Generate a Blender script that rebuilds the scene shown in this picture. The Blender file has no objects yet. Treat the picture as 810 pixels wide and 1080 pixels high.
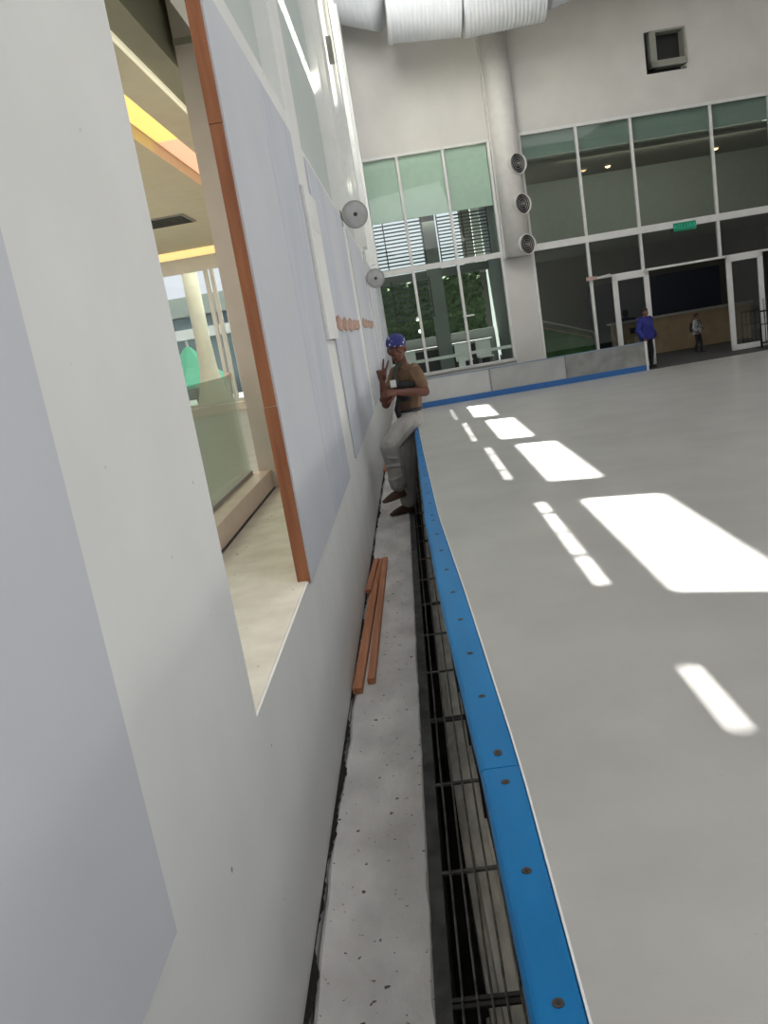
import bpy, bmesh, math, random
from mathutils import Vector, Matrix
random.seed(7)
scene = bpy.context.scene
COL = scene.collection
V = Vector
PI = math.pi

# ------------------------------------------------------------------ helpers
class MB:
    def __init__(self, f=None):
        self.bm = bmesh.new(); self.f = f
    def _v(self, p):
        p = V(p)
        return self.bm.verts.new(self.f(*p) if self.f else p)
    def face(self, pts):
        return self.bm.faces.new([self._v(p) for p in pts])
    def box(self, x0, x1, y0, y1, z0, z1):
        if x0 > x1: x0, x1 = x1, x0
        if y0 > y1: y0, y1 = y1, y0
        if z0 > z1: z0, z1 = z1, z0
        v = [self._v((x, y, z)) for x in (x0, x1) for y in (y0, y1) for z in (z0, z1)]
        for q in ((0,1,3,2),(4,6,7,5),(0,4,5,1),(2,3,7,6),(0,2,6,4),(1,5,7,3)):
            self.bm.faces.new([v[i] for i in q])
        return self
    def bar(self, p, q, w, h, up=(0,0,1)):
        p, q = V(p), V(q); d = (q-p).normalized(); up = V(up)
        if abs(d.dot(up)) > .95: up = V((0,1,0))
        s = d.cross(up).normalized(); u = s.cross(d)
        r = []
        for c in (p, q):
            r.append([self._v(c + s*w/2*a + u*h/2*b) for a, b in ((-1,-1),(1,-1),(1,1),(-1,1))])
        for i in range(4):
            j = (i+1) % 4
            self.bm.faces.new((r[0][i], r[0][j], r[1][j], r[1][i]))
        self.bm.faces.new(r[0][::-1]); self.bm.faces.new(r[1])
        return self
    def tube(self, pts, rad, seg=12, cap=True):
        pts = [V(p) for p in pts]; n = len(pts)
        rs = rad if isinstance(rad, (list, tuple)) else [rad]*n
        rings = []; prev = None
        for i, p in enumerate(pts):
            d = (pts[min(i+1, n-1)] - pts[max(i-1, 0)])
            d = d.normalized() if d.length > 1e-9 else V((0,0,1))
            if prev is None:
                a = V((0,0,1)) if abs(d.z) < .9 else V((1,0,0))
                s = d.cross(a).normalized()
            else:
                s = (prev - d*prev.dot(d)).normalized()
            prev = s; u = d.cross(s)
            rings.append([self._v(p + (s*math.cos(2*PI*k/seg) + u*math.sin(2*PI*k/seg))*rs[i]) for k in range(seg)])
        for a, b in zip(rings, rings[1:]):
            for k in range(seg):
                j = (k+1) % seg
                self.bm.faces.new((a[k], a[j], b[j], b[k]))
        if cap:
            self.bm.faces.new(rings[0][::-1]); self.bm.faces.new(rings[-1])
        return self
    def lathe(self, c, axis, prof, seg=24):
        # prof: list of (distance along axis, radius)
        ax = V(axis).normalized(); c = V(c)
        a = V((0,0,1)) if abs(ax.z) < .9 else V((1,0,0))
        s = ax.cross(a).normalized(); u = ax.cross(s)
        rings = []
        for t, r in prof:
            r = max(r, 1e-4)
            rings.append([self._v(c + ax*t + (s*math.cos(2*PI*k/seg)+u*math.sin(2*PI*k/seg))*r) for k in range(seg)])
        for a, b in zip(rings, rings[1:]):
            for k in range(seg):
                j = (k+1) % seg
                self.bm.faces.new((a[k], a[j], b[j], b[k]))
        self.bm.faces.new(rings[0][::-1]); self.bm.faces.new(rings[-1])
        return self
    def ell(self, c, r, rot=None, sub=2):
        t = bmesh.new(); bmesh.ops.create_icosphere(t, subdivisions=sub, radius=1)
        r = V(r) if not isinstance(r, (int, float)) else V((r, r, r))
        m = {}
        for v in t.verts:
            p = V((v.co.x*r.x, v.co.y*r.y, v.co.z*r.z))
            if rot: p = rot @ p
            m[v.index] = self._v(p + V(c))
        for f in t.faces: self.bm.faces.new([m[v.index] for v in f.verts])
        t.free(); return self
    def hull(self, balls, sub=2):
        # convex hull of spheres / ellipsoids: list of (centre, radius or (rx,ry,rz))
        t = bmesh.new()
        for b in balls:
            c, r = b[0], b[1]; rot = b[2] if len(b) > 2 else None
            r = V(r) if not isinstance(r, (int, float)) else V((r, r, r))
            s = bmesh.new(); bmesh.ops.create_icosphere(s, subdivisions=sub, radius=1)
            for v in s.verts:
                p = V((v.co.x*r.x, v.co.y*r.y, v.co.z*r.z))
                if rot: p = rot @ p
                t.verts.new(p + V(c))
            s.free()
        res = bmesh.ops.convex_hull(t, input=t.verts)
        bmesh.ops.delete(t, geom=[v for v in t.verts if not v.link_faces], context='VERTS')
        t.verts.index_update(); m = {}
        for v in t.verts: m[v.index] = self._v(v.co)
        for f in t.faces: self.bm.faces.new([m[v.index] for v in f.verts])
        t.free(); return self
    def chain(self, pts, rad, sub=2):
        for i in range(len(pts)-1):
            self.hull([(pts[i], rad[i]), (pts[i+1], rad[i+1])], sub)
        return self

def build(name, mb, mat, parent=None, smooth=False, origin=None, bevel=0, keepnormals=False):
    bm = mb.bm
    if not keepnormals: bmesh.ops.recalc_face_normals(bm, faces=bm.faces)
    if parent is not None:
        o = V(parent['_w'])
    elif origin is not None:
        o = V(origin)
    else:
        xs = [v.co for v in bm.verts]
        lo = V([min(c[i] for c in xs) for i in range(3)]); hi = V([max(c[i] for c in xs) for i in range(3)])
        o = V(((lo.x+hi.x)/2, (lo.y+hi.y)/2, lo.z))
    bmesh.ops.translate(bm, verts=bm.verts, vec=-o)
    me = bpy.data.meshes.new(name); bm.to_mesh(me); bm.free()
    if smooth:
        for p in me.polygons: p.use_smooth = True
    me.materials.append(mat)
    ob = bpy.data.objects.new(name, me); COL.objects.link(ob)
    if parent is not None:
        ob.parent = parent; ob['_w'] = list(o)
    else:
        ob.location = o; ob['_w'] = list(o)
    if bevel:
        b = ob.modifiers.new('bevel', 'BEVEL'); b.width = bevel; b.segments = 2; b.limit_method = 'ANGLE'
    return ob
def tag(o, label, cat, group=None):
    o['label'] = label; o['category'] = cat
    if group: o['group'] = group
    return o
def thing(name, label, cat, loc, group=None):
    o = bpy.data.objects.new(name, None); COL.objects.link(o); o.location = loc; o['_w'] = list(loc)
    o.empty_display_size = .1
    return tag(o, label, cat, group)
def struct(o):
    o['kind'] = 'structure'; return o
def sroot(name, loc):
    o = bpy.data.objects.new(name, None); COL.objects.link(o); o.location = loc; o['_w'] = list(loc)
    o['kind'] = 'structure'; return o

# ------------------------------------------------------------------ materials
def srgb(r, g, b):
    f = lambda c: (c/255/12.92) if c/255 <= .04045 else ((c/255+.055)/1.055)**2.4
    return (f(r), f(g), f(b), 1)
def M(name, col, rough=.6, var=.0, scale=6., col2=None, metal=0, bump=0, bscale=40, spec=.5, stretch=None, emit=None, emits=0, detail=6, lo=.35, hi=.65):
    m = bpy.data.materials.new(name); m.use_nodes = True
    nt = m.node_tree; b = nt.nodes['Principled BSDF']
    b.inputs['Roughness'].default_value = rough; b.inputs['Metallic'].default_value = metal
    b.inputs['Specular IOR Level'].default_value = spec
    tc = nt.nodes.new('ShaderNodeTexCoord'); mp = nt.nodes.new('ShaderNodeMapping')
    nt.links.new(tc.outputs['Object'], mp.inputs['Vector'])
    if stretch: mp.inputs['Scale'].default_value = stretch
    if col2 is None:
        k = 1-var if var else .94
        col2 = (col[0]*k, col[1]*k, col[2]*k, 1)
    n = nt.nodes.new('ShaderNodeTexNoise'); n.inputs['Scale'].default_value = scale; n.inputs['Detail'].default_value = detail
    nt.links.new(mp.outputs[0], n.inputs['Vector'])
    r = nt.nodes.new('ShaderNodeValToRGB')
    r.color_ramp.elements[0].position = lo; r.color_ramp.elements[1].position = hi
    r.color_ramp.elements[0].color = col2; r.color_ramp.elements[1].color = col
    nt.links.new(n.outputs['Fac'], r.inputs[0]); nt.links.new(r.outputs[0], b.inputs['Base Color'])
    if bump:
        n2 = nt.nodes.new('ShaderNodeTexNoise'); n2.inputs['Scale'].default_value = bscale; n2.inputs['Detail'].default_value = 5
        nt.links.new(mp.outputs[0], n2.inputs['Vector'])
        bp = nt.nodes.new('ShaderNodeBump'); bp.inputs['Strength'].default_value = bump; bp.inputs['Distance'].default_value = .01
        nt.links.new(n2.outputs['Fac'], bp.inputs['Height']); nt.links.new(bp.outputs[0], b.inputs['Normal'])
    if emit:
        b.inputs['Emission Color'].default_value = emit; b.inputs['Emission Strength'].default_value = emits
    m['_ramp'] = r.name
    return m
def specks(m, col, scale=35, thr=.72, scale2=4):
    """small dark specks over the colour of material m"""
    nt = m.node_tree; b = nt.nodes['Principled BSDF']; r = nt.nodes[m['_ramp']]
    tc = nt.nodes.new('ShaderNodeTexCoord')
    n = nt.nodes.new('ShaderNodeTexNoise'); n.inputs['Scale'].default_value = scale; n.inputs['Detail'].default_value = 2
    nt.links.new(tc.outputs['Object'], n.inputs['Vector'])
    rr = nt.nodes.new('ShaderNodeValToRGB'); rr.color_ramp.elements[0].position = thr; rr.color_ramp.elements[1].position = thr+.04
    nt.links.new(n.outputs['Fac'], rr.inputs[0])
    mx = nt.nodes.new('ShaderNodeMix'); mx.data_type = 'RGBA'
    nt.links.new(rr.outputs[0], mx.inputs[0]); nt.links.new(r.outputs[0], mx.inputs[6]); mx.inputs[7].default_value = col
    nt.links.new(mx.outputs[2], b.inputs['Base Color'])
    return m
def glass(name, tint, refl=.1, rough=.02, gain=.45):
    m = bpy.data.materials.new(name); m.use_nodes = True; nt = m.node_tree
    nt.nodes.remove(nt.nodes['Principled BSDF']); out = nt.nodes['Material Output']
    t = nt.nodes.new('ShaderNodeBsdfTransparent'); t.inputs[0].default_value = tint
    g = nt.nodes.new('ShaderNodeBsdfGlossy'); g.inputs['Roughness'].default_value = rough
    lw = nt.nodes.new('ShaderNodeLayerWeight'); lw.inputs[0].default_value = .25
    mr = nt.nodes.new('ShaderNodeMapRange'); mr.inputs['To Min'].default_value = refl; mr.inputs['To Max'].default_value = min(1, refl+gain)
    nt.links.new(lw.outputs['Facing'], mr.inputs['Value'])
    mx = nt.nodes.new('ShaderNodeMixShader')
    nt.links.new(mr.outputs[0], mx.inputs[0]); nt.links.new(t.outputs[0], mx.inputs[1]); nt.links.new(g.outputs[0], mx.inputs[2])
    nt.links.new(mx.outputs[0], out.inputs[0])
    return m
def glow(name, col, s):
    return M(name, col, emit=col, emits=s)

W_WALL = specks(M('painted_plaster', (.86,.86,.845,1), .8, col2=(.81,.81,.795,1), scale=2.2, spec=.15, bump=.06, bscale=25), (.35,.34,.32,1), 22, .745)
W_FAR = M('far_plaster', (.66,.64,.61,1), .6, col2=(.61,.59,.56,1), scale=1.2)
W_PANEL = M('blue_grey_board', (.68,.695,.74,1), .6, col2=(.64,.655,.705,1), scale=1.5, spec=.2)
W_PANEL2 = M('pale_blue_board', (.65,.675,.735,1), .6, col2=(.575,.605,.675,1), scale=3, spec=.2, stretch=(1,2.5,.6))
W_EDGE = M('board_edge', (.22,.21,.2,1), .8)
CONC = specks(M('ledge_concrete', (.82,.80,.795,1), .85, col2=(.60,.58,.575,1), scale=5, bump=.35, bscale=60, stretch=(1,.6,1), detail=9), (.10,.095,.09,1), 38, .675)
SILL = specks(M('worn_sill', (.80,.765,.70,1), .7, col2=(.68,.64,.58,1), scale=7, bump=.2, bscale=30, detail=9), (.30,.25,.2,1), 26, .72)
JAMB = M('beige_plaster', (.66,.585,.52,1), .5)
KERB = M('pink_stone', (.70,.56,.48,1), .35, col2=(.63,.5,.43,1), scale=9)
WOOD = M('red_brown_timber', (.40,.155,.07,1), .55, col2=(.28,.10,.045,1), scale=5, stretch=(9,9,.6), detail=8)
WOODP = M('raw_plank', (.56,.25,.13,1), .7, col2=(.42,.16,.075,1), scale=6, stretch=(9,.5,9), detail=8, bump=.1)
LATH = M('torn_lath', (.60,.40,.32,1), .8, col2=(.36,.22,.17,1), scale=4, stretch=(1,1.5,3))
BLUE = M('blue_plastic', (.004,.165,.42,1), .38, col2=(.003,.14,.36,1), scale=4, stretch=(3,.7,1), bump=.03, bscale=8, spec=.14)
BLUED = M('blue_kick', (.03,.14,.40,1), .45)
WHITEP = M('white_plastic', (.78,.78,.78,1), .35)
DARKM = M('dark_steel', (.05,.05,.045,1), .55, col2=(.025,.022,.02,1), scale=14, metal=.3)
GALV = M('grating_steel', (.20,.195,.18,1), .5, col2=(.09,.085,.075,1), scale=18, metal=.45, bump=.1)
ANGLE = M('grimy_edge', (.10,.105,.098,1), .85, col2=(.05,.052,.048,1), scale=9, bump=.4, bscale=50)
CHAN = M('channel_bed_dark', (.028,.027,.024,1), .9, col2=(.012,.012,.01,1), scale=7)  # near-black colour of the channel bed
STEP = M('channel_concrete', (.66,.64,.58,1), .9, col2=(.44,.425,.39,1), scale=8, stretch=(3,1,1), bump=.3)
SCREW = M('screw_steel', (.06,.05,.045,1), .5, metal=.5)
SCREWD = M('screw_socket', (.01,.01,.01,1), .6)
FRAME = M('white_frame', (.74,.73,.71,1), .4)
GLASS_L = glass('green_glass', (.85,.93,.88,1), .035, gain=.3)
GLASS_R = glass('dim_green_glass', (.58,.66,.62,1), .09)
GLASS_C = glass('clear_pane', (.97,.98,.97,1), .02, gain=.06)
GLASS_B = glass('balustrade_glass', (.78,.86,.82,1), .06)
DUCT = M('duct_fabric', (.70,.715,.75,1), .5, col2=(.63,.65,.69,1), scale=3, stretch=(6,1,1))
DUCTW = M('duct_white', (.66,.64,.61,1), .45)
BLACK = M('black_plastic', (.012,.012,.012,1), .5)
GREYM = M('grey_metal', (.33,.32,.31,1), .45, metal=.2)
VENTM = M('vent_sleeve', (.30,.30,.26,1), .5, metal=.2)
RUBBER = M('rubber_floor', (.05,.05,.048,1), .8)
OLIVE = M('olive_soffit', (.36,.35,.27,1), .6)
CREAM = M('cream_ceiling', (.76,.70,.55,1), .6)
STONE = M('grey_green_stone', (.33,.35,.31,1), .35, col2=(.24,.265,.235,1), scale=4)
PALEG = M('pale_green_fascia', (.58,.67,.60,1), .5)
CLER = M('milky_green_glass', (.60,.65,.62,1), .6, col2=(.54,.6,.58,1), scale=1, spec=.2)
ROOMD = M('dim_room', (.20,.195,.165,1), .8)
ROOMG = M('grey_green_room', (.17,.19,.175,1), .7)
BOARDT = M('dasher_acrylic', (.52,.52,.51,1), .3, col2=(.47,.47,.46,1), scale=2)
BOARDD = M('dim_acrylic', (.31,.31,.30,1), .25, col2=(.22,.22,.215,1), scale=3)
LEAF = M('garden_leaves', (.06,.12,.035,1), .7, col2=(.02,.045,.015,1), scale=9)
TAN = M('tan_counter', (.30,.215,.13,1), .6, col2=(.24,.17,.10,1), scale=3)

# ice: white with faint scratches
ICE = M('ice', (.475,.465,.445,1), .33, col2=(.415,.405,.388,1), scale=1.3, detail=9, bump=.05, bscale=14, spec=.45)
specks(ICE, (.40,.398,.388,1), 60, .70)

# ------------------------------------------------------------------ camera (solved from vanishing points)
FPX = 870.0
dv = V((22, -195, FPX)).normalized()
dn = V((665, 3960, 0)); dv2 = dv
k = math.sqrt(665**2 + 3960**2)
dn = V((665, 3960, -(665*22 + 3960*-195)/FPX)).normalized()
xv = dn.cross(dv)
Rm = Matrix((xv, dv, -dn))                     # image (right, down, forward) -> world
right, down, fwd = Rm.col[0], Rm.col[1], Rm.col[2]
cd = bpy.data.cameras.new('camera'); cam = bpy.data.objects.new('camera', cd); COL.objects.link(cam)
cm = Matrix((right, -down, -fwd)).transposed().to_4x4(); cm.translation = V((0, 0, 1.6))
cam.matrix_world = cm
cd.sensor_fit = 'HORIZONTAL'; cd.sensor_width = 36; cd.lens = FPX/810*36; cd.clip_start = .02; cd.clip_end = 300
scene.camera = cam

# ------------------------------------------------------------------ setting: floors
ICEZ = -.57
XW = -.505
def lerp_tab(tab, y):
    if y <= tab[0][0]: return tab[0][1]
    for (a, va), (b, vb) in zip(tab, tab[1:]):
        if y <= b:
            t = (y-a)/(b-a); return va + (vb-va)*t
    return tab[-1][1]
RL = lambda y: lerp_tab([(-2,.03),(.87,.022),(1.44,.013),(1.68,.004),(2.5,-.022),(3.68,-.046),(7.4,-.055),(22,-.06)], y)
RO = lambda y: RL(y) + .5*(RR(y)-RL(y))
RR = lambda y: lerp_tab([(-2,.094),(.98,.092),(1.5,.090),(1.66,.085),(2.5,.062),(3.69,.020),(5.74,-.006),(7.4,-.018),(22,-.02)], y)
DX = lambda y: -.0057*(y-1.7)                  # slow drift of ledge and channel along the wall

mb = MB(); mb.box(-.04, 26, -6, 23.0, -.75, ICEZ)
struct(build('floor', mb, ICE, origin=(0,0,0)))
# ledge slab with an irregular gap along the wall foot and a chipped outer edge
mb = MB(); n = 420; ys = [-2 + 25.2*(i/n)**1.5 for i in range(n+1)]; gw = .016
rows = []
for i, y in enumerate(ys):
    gw = min(.03, max(.006, gw + random.uniform(-.004, .004))); gl = XW + gw*(1 if y < 9 else .4)
    er = -.178 + DX(y) + random.uniform(-.004, .004)
    rows.append([mb._v(p) for p in ((gl,y,-.5),(gl,y,-.012),(gl+.012,y,0),(er-.008,y,0),(er,y,-.008),(er,y,-.5))])
for a, b in zip(rows, rows[1:]):
    for j in range(5): mb.bm.faces.new((a[j], a[j+1], b[j+1], b[j]))
dm_ = MB(); dr = []
for i in range(500):
    y = .3 + 12*(i/500)**1.6; w_ = .012 + .008*math.sin(i*.11) + .006*math.sin(i*.37+1) + random.uniform(-.004, .006)
    dr.append([dm_._v(p) for p in ((XW+.0005, y, .0012), (XW+max(.004, w_), y, .0012))])
for a, b in zip(dr, dr[1:]): dm_.bm.faces.new((a[0], a[1], b[1], b[0]))
struct(build('trim_8', dm_, M('crack_and_dirt', (.018,.016,.014,1), .95), origin=(0,0,0)))  # black strip laid on: dark of the wall-foot crack, with dirt
struct(build('floor_ledge', mb, CONC, origin=(0,0,0)))
# grimy steel angle along the channel, channel bed and its concrete step
mb = MB()
rows = []
for y in [i*.25-2 for i in range(100)]:
    o = DX(y)
    rows.append([mb._v(p) for p in ((-.18+o,y,-.004),(-.138+o,y,-.004),(-.138+o,y,-.05),(-.15+o,y,-.4))])
for a, b in zip(rows, rows[1:]):
    for j in range(3): mb.bm.faces.new((a[j], a[j+1], b[j+1], b[j]))
struct(build('trim_1', mb, ANGLE, origin=(0,0,0)))
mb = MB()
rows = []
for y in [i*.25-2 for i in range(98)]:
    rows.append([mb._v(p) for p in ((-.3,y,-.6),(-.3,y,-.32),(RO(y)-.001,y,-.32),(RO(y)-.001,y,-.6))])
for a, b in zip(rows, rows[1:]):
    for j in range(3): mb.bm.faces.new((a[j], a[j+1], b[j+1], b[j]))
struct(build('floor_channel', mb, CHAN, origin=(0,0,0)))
mb = MB()
rows = []
for y in [i*.25-2 for i in range(100)]:
    o = RL(y)-.013
    rows.append([mb._v(p) for p in ((-.045+o,y,-.35),(-.04+o,y,-.13),(-.012+o,y,-.12),(-.008+o,y,-.06),(RO(y)-.012,y,-.055),(RO(y)-.01,y,-.03),(RO(y)-.001,y,-.03),(RO(y)-.001,y,-.4))])
for a, b in zip(rows, rows[1:]):
    for j in range(7): mb.bm.faces.new((a[j], a[j+1], b[j+1], b[j]))
struct(build('trim_2', mb, STEP, origin=(0,0,0)))

# ------------------------------------------------------------------ left wall
T, SY = 2.7, .40                               # sunlight: drop and drift per metre of x
XP = -.62                                      # plane of the clerestory
PATCH = [(1.95,2.5,1.4,3.7), (1.66,2.42,5.65,9.05), (1.52,2.10,10.2,13.5), (1.38,1.90,14.35,17.3), (1.23,1.70,17.9,20.6)]
SLIT = [(1.29,1.36,3.75,4.8), (1.17,1.245,6.15,9.5), (1.02,1.085,10.8,13.75), (.895,.955,14.7,17.55), (.79,.84,18.3,20.65)]
def hole(p):
    x0, x1, y0, y1 = p; xm = (x0+x1)/2
    z = lambda x: ICEZ + (x-XP)*T
    return (y0 + SY*(xm-XP), y1 + SY*(xm-XP), z(x0), z(x1))
BAY = [(1.86,5.2), (5.95,9.3), (10.05,13.4), (14.15,17.5), (18.25,21.6)]
mb = MB()
XB = -1.06
mb.box(XB, XW, -6, 24, -.7, .735)                                 # dado and sill
mb.box(XB, XW, -6, -2.24, .735, 2.95); mb.box(XB, XW, 1.1, 1.86, .735, 2.95)
mb.box(XB, XW-.03, -2.24, 1.1, .735, 2.95)
mb.box(-.64, XW, 5.2, 5.95, .735, 2.95); mb.box(XB, -.6405, 5.2, 5.95, .735, 3.74)
for (a0, a1), (b0, b1) in zip(BAY[1:], BAY[2:] + [(24, 24)]):
    mb.box(XB, XW-.03, a0, a1, .735, 2.95)
    mb.box(XB, XW, a1, b0, .735, 2.95)
[mb.box(-.64, XW, a, c, 2.84, 2.95) for a, c in ((-2.24,1.1),(1.86,5.2))]
wl = struct(build('wall_left', mb, W_WALL, origin=(0,0,0)))
# beige face of the first pier inside the opening
mb = MB(); mb.box(XB-.004, -.645, 5.192, 5.198, .74, 3.735); mb.box(-.645, XW-.045, 5.192, 5.198, .74, 2.839)
struct(build('trim_3', mb, JAMB, origin=(0,0,0)))
mb = MB(); mb.box(XB-.006, -.65, 5.184, 5.192, 3.375, 3.41)
struct(build('trim_7', mb, OLIVE, origin=(0,0,0)))
# clerestory wall: one strip with slits and big lights cut out, and pilasters between the lights
mb = MB(); pl = MB(); X0, X1 = -.64, -.60
cuts = sorted([hole(p) for p in PATCH]); slits = sorted([hole(p) for p in SLIT])
hs = cuts + slits
yb = sorted(set([-6, 24] + [h[0] for h in hs] + [h[1] for h in hs])); zb_ = sorted(set([2.95, 11] + [h[2] for h in hs] + [h[3] for h in hs]))
for a, b in zip(yb, yb[1:]):
    ym = (a+b)/2; run = None
    for c, d in zip(zb_, zb_[1:]):
        zm = (c+d)/2
        if any(h[0] < ym < h[1] and h[2] < zm < h[3] for h in hs):
            if run: mb.box(X0, X1, a, b, run[0], run[1]); run = None
        else: run = (run[0], d) if run else (c, d)
    if run: mb.box(X0, X1, a, b, run[0], run[1])
struct(build('wall_left_upper', mb, CLER, origin=(0,0,0)))
mb = MB()
for a, b in ((5.3,5.98),(9.95,10.95),(14.45,15.2),(18.5,18.95),(21.7,22.9)):
    mb.box(-.60, XW, a, b, 2.95, 10.99)
    if a > 9: mb.box(-.60, XW+.07, a+.06, b-.06, 3.02, 10.99)
mb.box(-.6, XW, -6, 2.1, 2.95, 10.99)
struct(build('trim_4', mb, W_WALL, origin=(0,0,0)))
wn = 3
for i, h in enumerate(cuts + slits):
    r = sroot('window_%d' % wn, (XP, h[0], h[2])); wn += 1
    fm = MB()
    nb = 3 if i < len(cuts) else (1 if i == len(cuts) else 4)
    for j in range(1, nb):
        y = h[0] + (h[1]-h[0])*j/nb
        if i >= len(cuts): fm.box(XP-.012, XP+.012, y-.02*(1+(j % 2)), y+.02*(1+j % 2), h[2], h[3])
        else: fm.box(XP-.008, XP+.008, y-.006, y+.006, h[2], h[3])
    build('window_bar', fm, FRAME, r)
    g = MB(); g.face([(XP+.014,h[0],h[2]),(XP+.014,h[1],h[2]),(XP+.014,h[1],h[3]),(XP+.014,h[0],h[3])])
    build('glass_pane', g, GLASS_C, r)

# boards over the bays ------------------------------------------------------
def sheet(y0, y1, z0, z1, label, m=W_PANEL, t=.012, name='wall_board', tilt=0):
    b = MB(); b.box(XW+.0015, XW+.0015+t, y0, y1, z0, z1)
    return tag(build(name, b, m, bevel=.002), label, 'board', 'boards covering the wall openings')
sheet(-2.2, 1.10, .752, 2.86, 'big pale blue-grey board nearest the camera, its lower corner on bare wall')
sheet(2.985, 4.07, .727, 2.82, 'blue-grey board fixed beside the tall red-brown timber batten')
sheet(4.075, 5.22, .727, 2.82, 'second blue-grey board beyond the timber batten, beside the white cover plate', W_PANEL2)
sheet(5.955, 7.12, .735, 2.82, 'streaky blue-grey board just beyond the white cover plate', W_PANEL2)
sheet(7.125, 8.2, .735, 2.82, 'blue-grey board in the middle under the torn wooden lath', W_PANEL)
sheet(8.205, 9.28, .735, 2.82, 'blue-grey board ending under the larger round disc fixture', W_PANEL2)
sheet(10.05, 11.7, .735, 2.82, 'narrow looking blue-grey board just past the larger round disc fixture', W_PANEL)
sheet(11.705, 13.38, .735, 2.82, 'narrow looking blue-grey board ending under the smaller round disc fixture', W_PANEL2)
sheet(14.15, 17.45, .735, 2.82, 'distant blue-grey board on wall just past the smaller round disc fixture', W_PANEL)
sheet(18.25, 21.55, .735, 2.82, 'farthest blue-grey board on wall close to the tall glazing', W_PANEL2)
# white cover plate on the second pier
t = thing('cover_plate', 'long white upright cover plate with dark outline on wall pier', 'plate', (XW+.01, 5.64, 1.60))
b = MB(); b.box(XW+.0, XW+.006, 5.285, 6.0, 1.595, 2.54); build('backing', b, W_EDGE, t)
b = MB(); b.box(XW+.006, XW+.03, 5.30, 5.995, 1.60, 2.535); build('plate', b, W_WALL, t, bevel=.004)
for q in ((5.45,5.85,2.30,2.36),(5.40,5.9,1.66,1.665)):
    b = MB(); b.box(XW+.03, XW+.032, *q); build('raised_strip', b, WHITEP, t)
# batten at the edge of the boards
t = thing('timber_batten', 'tall red-brown timber batten standing at the edge of the wall opening', 'batten', (-.525, 2.977, .727))
b = MB(); b.box(-.546, XW+.006, 2.968, 2.984, .727, 1.40); build('lower_length', b, WOOD, t, bevel=.001)
b = MB(); b.box(-.545, XW+.005, 2.968, 2.984, 1.402, 2.36); build('middle_length', b, WOOD, t, bevel=.001)
b = MB(); b.box(-.546, XW+.006, 2.968, 2.984, 2.362, 2.84); build('upper_length', b, WOOD, t, bevel=.001)
# torn lath
def lath(y0, y1, z, label):
    b = MB(); N = 14; top = []; bot = []
    for i in range(N+1):
        y = y0 + (y1-y0)*i/N
        top.append((y, z + .045 + .02*math.sin(i*1.9) + random.uniform(-.01, .01)))
        bot.append((y, z - .045 + .015*math.sin(i*2.3+1) + random.uniform(-.01, .01)))
    for i in range(N):
        for x0 in (XW+.0138, XW+.024):
            b.face([(x0,bot[i][0],bot[i][1]),(x0,bot[i+1][0],bot[i+1][1]),(x0,top[i+1][0],top[i+1][1]),(x0,top[i][0],top[i][1])])
        b.face([(XW+.0138,*top[i]),(XW+.0138,*top[i+1]),(XW+.024,*top[i+1]),(XW+.024,*top[i])])
        b.face([(XW+.0138,*bot[i]),(XW+.0138,*bot[i+1]),(XW+.024,*bot[i+1]),(XW+.024,*bot[i])])
    b.face([(XW+.0138,*bot[0]),(XW+.0138,*top[0]),(XW+.024,*top[0]),(XW+.024,*bot[0])])
    bmesh.ops.remove_doubles(b.bm, verts=b.bm.verts, dist=1e-5)
    return tag(build('wooden_lath', b, LATH), label, 'lath', 'torn laths across the boards')
lath(6.2, 9.2, 1.70, 'torn reddish lath running from the white cover plate across blue-grey boards')
lath(10.1, 13.3, 1.72, 'torn reddish lath on the boards just left of the worker in the blue cap')
# round fixtures on brackets
def fixture(y, z, R, label):
    t = thing('disc_fixture', label, 'wall fixture', (XW, y, z), 'round fixtures on the left wall')
    b = MB(); b.box(XW, XW+.012, y-.05, y+.05, z-.07, z+.09); build('wall_plate', b, GREYM, t)
    cx = XW+.014+R
    b = MB(); b.tube([(XW+.008,y,z),(XW+.05,y-.02,z+.005),(XW+.09,y-.05,z+.01)], .014, 10); build('arm', b, GREYM, t, True)
    ax = V((.30,-.95,-.05)).normalized(); c = V((cx, y-.07, z+.02))
    b = MB(); b.lathe(c, ax, [(-.05,R*.6),(-.045,R*.93),(-.01,R),(.008,R),(.012,R*.95),(.008,R*.86)], 36); build('rim', b, GREYM, t, True)
    b = MB(); b.lathe(c, ax, [(.0,R*.9),(.011,R*.88),(.018,R*.6),(.021,R*.2)], 36); build('face', b, M('disc_face', (.44,.44,.45,1), .5, col2=(.36,.36,.37,1), scale=9), t, True)
    b = MB(); b.lathe(c, ax, [(.01,R*.16),(.032,R*.14),(.034,R*.08)], 20); build('hub', b, DARKM, t, True)
fixture(9.45, 2.84, .145, 'larger round grey disc fixture on a short bracket high on the wall')
fixture(13.6, 2.40, .15, 'smaller looking round grey disc fixture on bracket farther along the wall')
t = thing('junction_box', 'small dark grey box fixed to the tall white pilaster', 'box', (XW+.13, 10.95, 4.83))
b = MB(); b.box(XW+.10, XW+.16, 10.7, 10.82, 4.78, 5.06); build('housing', b, GREYM, t, bevel=.005)
b = MB(); b.box(XW+.115, XW+.145, 10.695, 10.7, 4.82, 5.0); build('cover', b, VENTM, t)

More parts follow.
